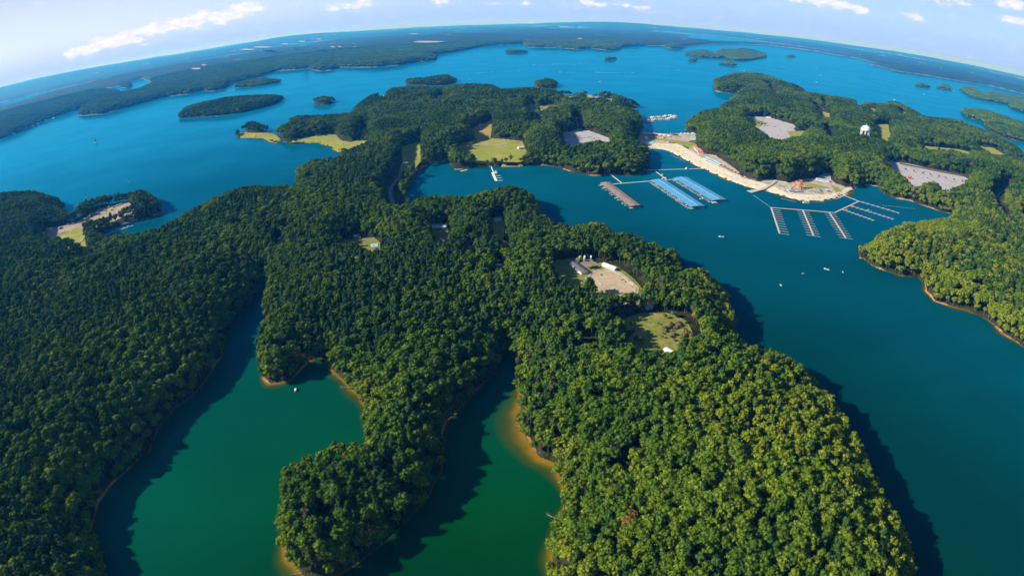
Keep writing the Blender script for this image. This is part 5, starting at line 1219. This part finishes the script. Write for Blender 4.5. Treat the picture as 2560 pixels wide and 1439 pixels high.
def slide(pts, m, r, label, z0=3):
    """open flume on legs through (px, py, height above the ground)"""
    W_ = []
    for px, py, hh in pts:
        x, y = PP(px, py, z0+hh); W_.append(np.array([x, y, hgt(x, y)+hh]))
    c = W_[0].copy(); c[2] = hgt(c[0], c[1]); e = empty('water_slide', tuple(c), 0, label, 'water slide', 'slides of the water park')
    q = []
    for i in range(len(W_)-1):
        p0, p1, p2, p3 = W_[max(i-1, 0)], W_[i], W_[i+1], W_[min(i+2, len(W_)-1)]
        for s_ in range(5):
            u = s_/5; q.append(.5*(2*p1+(-p0+p2)*u+(2*p0-5*p1+4*p2-p3)*u*u+(-p0+3*p1-3*p2+p3)*u**3)-c)
    q.append(W_[-1]-c); q = np.array(q); d = np.gradient(q, axis=0); nn = np.stack([-d[:, 1], d[:, 0], 0*d[:, 0]], 1); nn /= np.linalg.norm(nn, axis=1)[:, None]+1e-6
    v, f = [], []; prof = [(-1, .7), (-.8, .1), (0, -.15), (.8, .1), (1, .7)]
    for k in range(len(q)):
        for a_, b_ in prof: v.append(q[k]+nn[k]*a_*r+np.array([0, 0, b_*r]))
    for k in range(len(q)-1):
        for j in range(4): f.append((k*5+j, k*5+j+1, (k+1)*5+j+1, (k+1)*5+j))
    MB().add(v, f).build('flume', m, e)
    for k in range(2, len(q)-1, 4):
        gz = hgt(q[k][0]+c[0], q[k][1]+c[1])-c[2]
        if q[k][2]-gz > 1: MB().beam((q[k][0], q[k][1], gz-.5), (q[k][0], q[k][1], q[k][2]), .16).build('leg', W_white, e)
slide([(1998, 455, 16), (1990, 452, 15), (1985, 456, 12), (1990, 462, 9), (1984, 467, 5), (1978, 474, 1)], M_redp, 1.3, 'twisting red slide on the left of the slide tower')
slide([(2000, 455, 16), (2006, 458, 13), (2000, 463, 10), (2006, 468, 6), (2003, 476, 1)], M_redp, 1.2, 'red slide curling down on the right of the tower')
slide([(2000, 458, 12), (1994, 465, 8), (2000, 470, 4), (1996, 477, 1)], mat('yellow_plastic', (.75, .55, .08), .35), 1.1, 'yellow slide in front of the slide tower')
slide([(1736, 364, 12), (1742, 372, 9), (1750, 378, 6), (1757, 385, 1)], M_orng, 1.3, 'orange slide running down beside the lawn at the upper beach')
slide([(1742, 366, 11), (1749, 374, 8), (1756, 380, 4), (1760, 386, 1)], M_redp, 1.2, 'red slide next to the orange one at the upper beach')
slide([(1733, 366, 10), (1738, 374, 7), (1744, 381, 3), (1748, 386, 1)], W_white, 1.1, 'white slide left of the orange one at the upper beach')
slide([(1758, 396, 5), (1772, 402, 3.5), (1788, 409, 2), (1797, 414, 1)], M_cyan, 1.6, 'pale blue racing lane running along the beach promenade')
slide([(1764, 393, 5), (1778, 399, 3.5), (1793, 406, 2), (1802, 411, 1)], M_cyan, 1.6, 'second pale blue racing lane, on the woodland side')
slide([(1595, 364, 8), (1600, 370, 5), (1606, 374, 1)], M_orng, 1.2, 'short orange slide at the left tip of the beach')
slide([(1866, 402, 14), (1864, 408, 10), (1865, 414, 5), (1866, 419, 1)], W_white, 1.4, 'steep white slide half hidden in the trees above the beach')
slide([(1870, 403, 14), (1869, 410, 9), (1868, 418, 1)], M_cyan, 1.2, 'steep pale blue slide half hidden in the trees above the beach')
x, y = PP(2000, 470, 2.5); z = hgt(x, y); e = empty('slide_tower', (x, y, z), .2, 'many storeyed white and yellow slide tower with red roofs', 'play tower')
for lv in range(4): MB().box((0, 0, 3.6*(lv+1)), (11-lv*1.4, 9-lv*1.2, .3)).build('platform', W_white if lv % 2 else mat('yellow_plastic', (.75, .55, .08), .35), e)
for sx in (-1, 1):
    for sy in (-1, 1): MB().cyl((sx*3.3, sy*2.7, 0), .22, .22, 17.5, 6).build('column', W_white, e)
MB().lathe((0, 0, 17.5), [(5.5, 0), (0, 4.2)], 4).build('roof', M_redp, e)
for sx in (-1, 1): MB().lathe((sx*6.5, 0, 8), [(3, 0), (0, 2.4)], 4).build('side_roof', M_redp, e); MB().cyl((sx*6.5, 0, 0), .25, .25, 8, 6).build('column', W_white, e)
# white splash columns beside the wave pool
for i in range(7):
    px, py = 1955+i*3.2, 478+(i % 3)*3; x, y = PP(px, py, 2.4); e = empty('spray_post', (x, y, hgt(x, y)), 0, f'white spray post, {ordw(i)} from the left in the splash area', 'spray post', 'spray posts of the splash area'); MB().cyl((0, 0, 0), .3, .25, 7, 6).build('pole', W_white, e); MB().lathe((0, 0, 7), [(0, 0), (2.0, .3), (0, 1.2)], 8).build('bucket', (W_white, M_cyan, M_bluep)[i % 3], e)
# long pier over the beach
pa = [PP(1873, 479, 1.0), PP(1908, 472, 3), PP(1925, 463, 4), (PP(1947, 447, 4))]
e = empty('pier', (pa[0][0], pa[0][1], 0), 0, 'wide grey pier bridging from the woods across the sand into the water', 'pier')
v = []; pzs = [1.0, 3.2, 4.2, 4.2]
for i, p in enumerate(pa):
    q = np.array(pa[min(i+1, 3)])-np.array(pa[max(i-1, 0)]); q = q/np.hypot(*q); nx_, ny_ = -q[1], q[0]; w_ = (7.5, 4.2, 3.4, 3.2)[i]
    for sg in (1, -1): v.append((p[0]-pa[0][0]+nx_*w_*sg, p[1]-pa[0][1]+ny_*w_*sg, pzs[i]))
vv_ = v+[(a_, b_, c_-.4) for a_, b_, c_ in v]; ff = []
for i in range(3): ff += [(2*i, 2*i+1, 2*i+3, 2*i+2), (8+2*i, 8+2*i+2, 8+2*i+3, 8+2*i+1), (2*i, 2*i+2, 8+2*i+2, 8+2*i), (2*i+1, 8+2*i+1, 8+2*i+3, 2*i+3)]
ff += [(0, 8, 9, 1), (6, 7, 15, 14)]
MB().add(vv_, ff).build('deck', W_grey, e)
for i in range(4):
    for sg in (0, 1): MB().cyl((v[2*i+sg][0], v[2*i+sg][1], -2), .3, .3, v[2*i+sg][2]+2.2, 6).build('post', M_wood, e)
# parasols and loungers on the sand: the largest ones singly
bx = []
gb = np.random.default_rng(5); bp_ = clear_polys[0]
band = [(1622, 366), (1634, 366), (1648, 364), (1660, 366), (1673, 366), (1686, 367), (1698, 371), (1664, 371), (1680, 374), (1694, 379), (1706, 378), (1716, 385), (1706, 388), (1722, 393), (1736, 400), (1750, 404), (1768, 416), (1790, 427), (1812, 437), (1838, 448), (1862, 456), (1890, 463), (2018, 495), (2030, 497), (2046, 494), (2066, 495), (2082, 491), (2098, 488), (2112, 484)]
for i, (px, py) in enumerate(band):
    x, y = PP(px, py, 1.6); z = hgt(x, y); e = empty('beach_umbrella', (x, y, z), 0, f'{("straw","white","sand coloured")[i % 3]} beach umbrella, {ordw(i)} along the sand from its left end', 'beach umbrella', 'umbrellas on the beach')
    MB().cyl((0, 0, 0), .07, .07, 2.6, 5).build('pole', M_wood, e); MB().lathe((0, 0, 2.2), [(2.1, 0), (0, .9)], 8).build('canopy', (mat('straw', (.38, .27, .14), .95), M_canv, M_wall)[i % 3], e); 
    for q_, s_ in enumerate((-1.2, 1.2)):
        m = MB(); m.box((0, 0, .3), (.7, 2.0, .12)); m.box((0, .9, .5), (.7, .1, .6))
        l = m.build('sun_lounger', W_white); l.location = (x+s_, y+.3, z+.2); tag(l, f'white lounger {("left","right")[q_]} under the {ordw(i)} umbrella from the left end of the beach', 'sun lounger', 'sun loungers on the beach')


# ------------------------------------------------------------------ small trees standing alone
def bush_mesh(seed, r, h, m):
    g = np.random.default_rng(seed); mb = MB(); v, f = ICO1
    for k in range(5):
        s = r*g.uniform(.45, .7); c = np.array([g.uniform(-.5, .5)*r, g.uniform(-.5, .5)*r, h*g.uniform(.55, .85)]); mb.add(v*(1+g.uniform(-.25, .25, len(v))[:, None])*s*np.array([1, 1, .8])+c, f.tolist())
    for k in range(150):
        d = g.normal(size=3); d /= np.linalg.norm(d); d[2] = abs(d[2])*.9-.1; p = d*np.array([r, r, h*.42])*g.uniform(.75, 1.05)+np.array([0, 0, h*.62]); a = g.normal(size=3)*.4; b_ = g.normal(size=3)*.4; mb.add([p, p+a, p+a+b_, p+b_], [(0, 1, 2, 3)])
    return mb.mesh('crown', m)
RB = [bush_mesh(i, 3.2, 5.5, M_russ) for i in range(2)]; GBm = mat('hedge_leaves', (.05, .085, .022), .95, noise=(1, .4)); GB = [bush_mesh(i+5, 4.0, 8, GBm) for i in range(2)]
BRm = mat('dry_scrub', (.17, .14, .06), .95, noise=(1, .4)); BRs = [bush_mesh(i+9, 2.4, 3.4, BRm) for i in range(3)]
TKm = MB().cyl((0, 0, -.5), .22, .15, 4, 6).mesh('trunk', M_bark)
def small_tree(px, py, z, me, label, grp, name='small_tree', cat='tree', sc=1.0):
    x, y = PP(px, py, z); e = empty(name, (x, y, hgt(x, y)+.3), (px*1.7) % 6, label, cat, grp); e.scale = (sc,)*3; obj_from('crown', me, e); obj_from('trunk', TKm, e)
ORD = 'first second third fourth fifth sixth seventh eighth ninth tenth'.split()
for i, (px, py) in enumerate([(2263, 425), (2284, 429.5), (2306, 434.5), (2325, 438.5), (2346, 443), (2363, 446.5), (2384, 451), (2405, 455)]):
    small_tree(px, py, 14, RB[i % 2], f'russet tree, {ORD[i]} from the left in the row across the long car park', 'russet trees in the long car park')
for i, (px, py) in enumerate([(1802, 416), (1811, 420), (1820, 425), (1829, 430), (1838, 434), (1847, 438), (1856, 443), (1866, 446), (1876, 449), (1886, 452)]):
    small_tree(px, py, 3, RB[i % 2], f'purple brown flowering tree, {ORD[i]} from the left on the promenade above the beach', 'flowering trees on the beach promenade', sc=1.0)
small_tree(1438, 346, 12, GB[0], 'round green tree alone in the island of the wooded car park', 'lone round trees', sc=1.7)
for i, (px, py) in enumerate([(1896, 312), (1904, 314), (1912, 314)]): small_tree(px, py, 16, GB[i % 2], f'round green tree, {ORD[i]} from the left on the grass of the largest car park', 'lone round trees', sc=1.3)
for i, (px, py) in enumerate([(1684, 341), (1689, 341.5), (1693, 342)]): small_tree(px, py, 2.5, GB[i % 2], f'bushy tree, {ORD[i]} from the left between the tents and the lagoon pool', 'trees by the lagoon', sc=1.1)
for i, (px, py) in enumerate([(662, 349), (675, 352), (640, 342), (612, 341), (760, 356), (800, 356), (829, 366), (834, 377), (848, 376), (858, 362), (880, 352), (892, 347), (866, 347), (908, 352), (700, 347), (604, 333), (620, 332), (745, 352)]):
    small_tree(px, py, 3, GB[i % 2], f'small lone tree on the lakeside meadow, {ordw(i)} one planted', 'lone trees on the lakeside meadow', sc=(.5, .8, .65)[i % 3])
for i, (px, py) in enumerate([(1160, 365), (1172, 352), (1180, 364), (1187, 353), (1174, 371), (1167, 340)]):
    small_tree(px, py, 10, GB[i % 2], f'slim tree, {ORD[i]} from the left beside the forked lane', 'trees by the forked lane', sc=1.5)
for i in range(46):
    u = i/45; px = 2250+u*156; py = 410.5+u*31
    small_tree(px, py, 14, BRs[i % 3], f'{ordw(i)} clump from the left in the low hedge behind the long car park', 'clumps of the car park hedge', 'hedge_clump', 'hedge', sc=1.15)
gs = np.random.default_rng(3); mp_ = clear_polys[11]
n_ = 0; cx_, cy_ = P(1692, 828, 24)
while n_ < 30:
    x = cx_+8+gs.normal()*13; y = cy_+gs.normal()*20
    if sdf(np.array([x]), np.array([y]), mp_)[0] < 2: continue
    e = empty('scrub_bush', (x, y, hgt(x, y)+.2), gs.uniform(0, 6), 'dry olive brown bush in the scrub on the right of the meadow', 'bush', 'dry scrub bushes on the meadow'); s_ = gs.uniform(.6, 1.3); e.scale = (s_,)*3
    obj_from('crown', BRs[n_ % 3], e); n_ += 1
for i, (px, py, s_) in enumerate([(1603, 862, 1.1), (1590, 856, .9), (1578, 815, .8), (1635, 870, .5), (1655, 845, .45), (1620, 836, .4), (1646, 812, .4), (1600, 800, .6), (1662, 795, .7), (1683, 792, 1.0)]):
    small_tree(px, py, 24, GB[i % 2], f'lone green tree on the high meadow, {ORD[i]} counted clockwise from lower left', 'lone trees on the high meadow', sc=s_)
small_tree(1735, 798, 24, bush_mesh(77, 4, 9, mat('rust_leaves', (.42, .13, .05), .95, noise=(1, .3))), 'single rust red tree at the wood edge right of the meadow', 'autumn tinted trees', sc=1.0)
# tall pines with bare trunks along the campsite point
PNs = []
for s_ in range(3):
    g = np.random.default_rng(300+s_); V_, F_ = [], []; off = 0
    for k in range(13):
        a = g.uniform(0, 6.28); q = g.uniform(0, 2.6); zc = g.uniform(15, 23); s = g.uniform(1.2, 2.2)*(1.15-.04*(zc-15)); v, f = ICO1
        v = v*(1+g.uniform(-.3, .3, len(v))[:, None])*np.array([s, s, s*.7])+np.array([math.cos(a)*q, math.sin(a)*q, zc]); V_.append(v); F_.append(f+off); off += len(v)
    PNs.append(fast_mesh('crown', np.vstack(V_), np.vstack(F_), [M_pineO]))
PTK = MB().cyl((0, 0, -1.5), .42, .2, 19, 6).mesh('trunk', mat('pale_pine_bark', (.30, .22, .17), .95, noise=(1, .3)))
row = [(150, 566), (160, 564), (170, 562), (178, 559), (186, 556), (193, 552), (200, 549), (207, 545), (213, 542), (219, 538), (225, 535), (231, 531), (237, 528), (243, 524), (250, 521), (257, 519), (264, 516), (271, 514), (278, 512), (285, 510), (292, 508), (299, 507), (306, 505), (313, 503), (156, 560), (190, 550), (222, 533), (254, 516), (288, 505)]
for i, (px, py) in enumerate(row):
    x, y = PP(px, py-2, 4); e = empty('tall_pine', (x, y, max(.3, hgt(x, y))), i*1.3, f'tall bare trunked pine, {ordw(i)} planted in the shore row of the campsite point', 'pine tree', 'tall pines along the campsite shore'); e.scale = (1, 1, .95+.1*((i*7) % 5)/5)
    c = obj_from('crown', PNs[i % 3], e); c.color = (.35, .35, .35, 1); obj_from('trunk', PTK, e)
# camp site vehicles
camp = [(266, 529, 'white camper van in the dark group of vans', W_white), (273, 519, 'white caravan high on the campsite strip', W_white), (285, 519, 'red and white camper near the upper end', M_redp), (294, 515, 'long white motorhome near the upper end', W_white), (303, 512, 'cream caravan near the tip of the strip', M_wall), (262, 527, 'dark van beside the white camper', M_dark),
        (249, 524, 'silver caravan by the line of tall pines', M_steel), (228, 537, 'silver motorhome halfway along the strip', M_steel), (172, 562, 'long white trailer at the low end by the pines', W_white), (184, 560, 'white trailer next to the long one', W_white), (119, 578, 'red and white bus at the left end', M_redp), (127, 576, 'white van beside the red and white bus', W_white), (118, 588, 'pink striped van below the bus', mat('pink_paint', (.7, .3, .35), .5)),
        (243, 534, 'small white camper on the sandy bend', W_white), (279, 526, 'white van near the low trees', W_white)]
for i, (px, py, l, mm) in enumerate(camp): trailer(px, py, 6, .5+.35*(i % 3), 8.5 if 'long' in l or 'bus' in l else 6.5, mm, l+' of the campsite', 'camper_van', 'camper van', 'camper vans on the campsite')
x, y = PP(151, 572, 6); e = empty('blue_tent', (x, y, hgt(x, y)), .3, 'large blue grey dome tent at the low end of the campsite', 'tent'); MB().lathe((0, 0, 0), [(7, 0), (6, 3), (3, 5), (0, 5.6)], 8).build('canopy', mat('blue_grey_canvas', (.22, .32, .48), .8), e); MB().box((6, 0, 1.2), (2.5, 4, 2.4)).build('porch', M_bluec, e)
for i, (px, py) in enumerate([(268, 585), (282, 580), (296, 574), (309, 569), (321, 566)]):
    o = obj_from('moored_boat', MOOR[i % 3][0]); x, y = PP(px, py+1.5); o.location = (x, y, .05); o.rotation_euler = (0, 0, .9+i*.1); tag(o, f'{MOOR[i % 3][1]}, {ORD[i]} from the shaded left end of the campsite dock', 'boat', 'boats at the campsite dock')

# ------------------------------------------------------------------ driftwood, islets, markers
def dead_tree(px, py, rz, L, label):
    x, y = PP(px, py); e = empty('fallen_tree', (x, y, .3), rz, label, 'fallen tree', 'bleached fallen trees in the shallows'); v, f = tube((0, 0, .3), (L, 0, .5), .35, .12, 6); MB().add(v, f.tolist()).build('trunk', M_dead, e)
    g = np.random.default_rng(int(px)); m = MB()
    for k in range(16):
        t_ = g.uniform(.35, 1); a = g.uniform(-1.2, 1.2); l_ = L*.32*g.uniform(.5, 1); v, f = tube((L*t_, 0, .4), (L*t_+math.cos(a)*l_, math.sin(a)*l_, .4+g.uniform(0, 2.4)), .10, .03, 4); m.add(v, f.tolist())
    m.build('branches', M_dead, e)
dead_tree(1404, 1302, R(150), 12, 'bleached fallen tree reaching out from the right peninsula into the green cove')
dead_tree(878, 968, R(190), 11, 'fallen tree lying in the yellow shallows below the central woods'); dead_tree(674, 953, R(20), 8, 'pale driftwood log on the orange point of the small headland'); dead_tree(1356, 1141, R(120), 6, 'short grey stump on the sandy beach of the narrow cove'); dead_tree(756, 1432, R(200), 8, 'sunken branches at the bottom tip of the blunt headland'); dead_tree(1303, 1066, R(170), 6, 'thin bleached branch on the orange shoal')
for px, py, s_, l in ((240, 357, 1.0, 'tiny dark islet with an upright tree alone in the wide left water'), (215, 492, .45, 'dark rock with a bush off the campsite point'), (163, 396, .3, 'speck of a rock far out in the left water'), (322, 453, .3, 'slim post like rock above the campsite point')):
    x, y = PP(px, py); e = empty('islet', (x, y, 0), 0, l, 'islet', 'tiny islets in the left water'); e.scale = (s_,)*3; v, f = ICO2; g = np.random.default_rng(int(px)); MB().add(v*(1+g.uniform(-.2, .2, len(v))[:, None])*np.array([9, 7, 3]), f.tolist()).build('rock', M_stone, e)
    c = obj_from('tree', PNs[0], e); c.location = (0, 0, -11); c.scale = (1.2, 1.2, 1.3); c.color = (.1,)*3+(1,); o_ = obj_from('trunk', TKm, e); o_.scale = (2, 2, 3)
# houses, docks and bright clearings on the far shores
HS = [(30, 338), (36, 337), (66, 323), (70, 321), (82, 318), (97, 311), (116, 303), (134, 298), (318, 266), (362, 256), (368, 255), (375, 251), (381, 250), (390, 245), (396, 244), (404, 243), (420, 241), (432, 239), (455, 234), (464, 232), (482, 229), (490, 228), (517, 222), (588, 206), (594, 203), (672, 179), (690, 177), (776, 170), (806, 175), (872, 168), (955, 164), (1035, 153), (700, 171), (1440, 119), (1372, 117), (1560, 116), (1475, 119), (1800, 139), (1806, 131), (1864, 148), (2426, 229), (2440, 242), (2476, 251), (2500, 255), (2430, 293), (2452, 302), (2150, 142), (2222, 157), (2240, 158), (2352, 177)]
hm = []
for kk in range(3):
    m = MB(); m.box((0, 0, 4), (16, 11, 8), mi=0); m.gable((0, 0, 8), 16, 11, 4, mi=1); m.gable_end((0, 0, 8), 15.9, 11, 3.9, mi=0); m.box((6, 2, 12), (1.4, 1.4, 3), mi=0)
    for i in range(3):
        for sg in (-1, 1): m.box((-5+i*5, sg*5.55, 4.6), (2, .1, 2), mi=2)
    hm.append(m.mesh('lake_house', [W_white if kk < 2 else M_wall, (R_dark, R_slate, R_orange)[kk], M_glass]))
for i, (px, py) in enumerate(HS):
    x, y = PP(px, py-.6); o = obj_from('lake_house', hm[i % 3]); o.location = (x, y, max(1.5, hgt(x, y))); o.rotation_euler = (0, 0, i*.9); s_ = 1.25 if py < 180 else 1.0; o.scale = (s_,)*3
    side = 'far left' if px < 300 else 'left' if px < 700 else 'middle' if px < 1700 else 'right'
    tag(o, f'{("white house with dark roof","white house with pale roof","cream house with red roof")[i % 3]} on the far {side} shore, {ordw(i)} waterfront house', 'house', 'lake houses along the far shores')
for (p0, p1, n, l) in (((2312, 187), (2357, 194), 3, 'white roofed marina docks under the far right woods'), ((2418, 203), (2446, 207), 2, 'second white marina dock beyond the right islets'), ((2105, 135.5), (2122, 137), 2, 'faint white marina far off at the right')):
    a, b = PP(*p0), PP(*p1); loc, ang, L = frame(a, b); e = empty('distant_marina', (loc[0], loc[1], 0), ang, l, 'marina')
    for i in range(n): MB().gable((L/2, i*38, 5), L, 20, 2, mi=0).build('roof', W_white, e); MB().box((L/2, i*38, .4), (L, 18, .5)).build('deck', W_tan, e)
# pale fields and quarries on the far land
fm_ = ground_mat('pale_field', (.55, .50, .38), (.45, .40, .26), None, .01)
for i, (px, py, rx, ry, l) in enumerate([(618, 124, 18, 1.6, 'pale field strips far left on the misty ridge'), (655, 118, 22, 1.6, 'pale field below the ridge line'), (712, 110, 9, 1.2, 'small pale field on the ridge'), (755, 104, 9, 1.2, 'narrow pale field near the hill top'), (798, 98, 6, 1.2, 'bright patch on the hill'), (840, 118, 14, 2.0, 'bright clearing in the middle of the far woods'), (890, 118, 10, 1.2, 'thin bright clearing right of another'),
      (1070, 105, 36, 2.2, 'wide bare quarry on the far land'), (1035, 85, 11, 1.0, 'tiny pale field under the horizon'), (1000, 124, 8, 2.2, 'cluster of white roofs area in the far woods'), (990, 139, 24, 1.2, 'long pale road cut above the shore'), (1450, 97, 6, 1.0, 'little bright field beyond the lake'), (490, 172, 12, 2.2, 'bare ground with white roofs far left'), (510, 163, 6, 1.4, 'small bright yard far left'), (2250, 137, 4, .8, 'speck of bare ground far right')]):
    n = 14; pts = [(px+rx*math.cos(a_*2*math.pi/n)*(1+.2*math.sin(a_*3+i)), py+ry*math.sin(a_*2*math.pi/n)) for a_ in range(n)]
    z_ = 40; pl = outline(pts, z0=z_); zz = lookup(Z2, pl[:, 0], pl[:, 1]); zc = float(zz.max())+3
    pl = outline(pts, z0=zc); zz = np.maximum(lookup(Z2, pl[:, 0], pl[:, 1]).max(), zc)+2
    me = bpy.data.meshes.new('field'); me.from_pydata([(p[0], p[1], float(zz)) for p in pl], [], [tuple(range(n))]); me.materials.append(fm_); o = obj_from('field', me); tag(o, l, kind='structure')
# ------------------------------------------------------------------ the air
hz = bpy.data.materials.new('haze_air'); hz.use_nodes = True; nt = hz.node_tree; nt.nodes.clear()
o_ = N(nt, 'ShaderNodeOutputMaterial'); pv = N(nt, 'ShaderNodeVolumePrincipled')
pv.inputs['Color'].default_value = (.03, .36, 1.0, 1); pv.inputs['Density'].default_value = 0.54e-4; pv.inputs['Anisotropy'].default_value = .1
pv.inputs['Absorption Color'].default_value = (1, 1, 1, 1)
link(nt, pv.outputs[0], o_.inputs['Volume'])
top = max(H+1.0, float(ZT.max())+2)
me = bpy.data.meshes.new('haze'); S = 62500.0
vv = [(x, y, z) for z in (-6.0, top) for (x, y) in ((-S, -S), (S, -S), (S, S), (-S, S))]
me.from_pydata(vv, [], [(3, 2, 1, 0), (4, 5, 6, 7), (0, 1, 5, 4), (1, 2, 6, 5), (2, 3, 7, 6), (3, 0, 4, 7)]); me.materials.append(hz)
o = obj_from('haze', me); tag(o, 'blue summer haze filling the air over the lake', None, None, 'stuff')
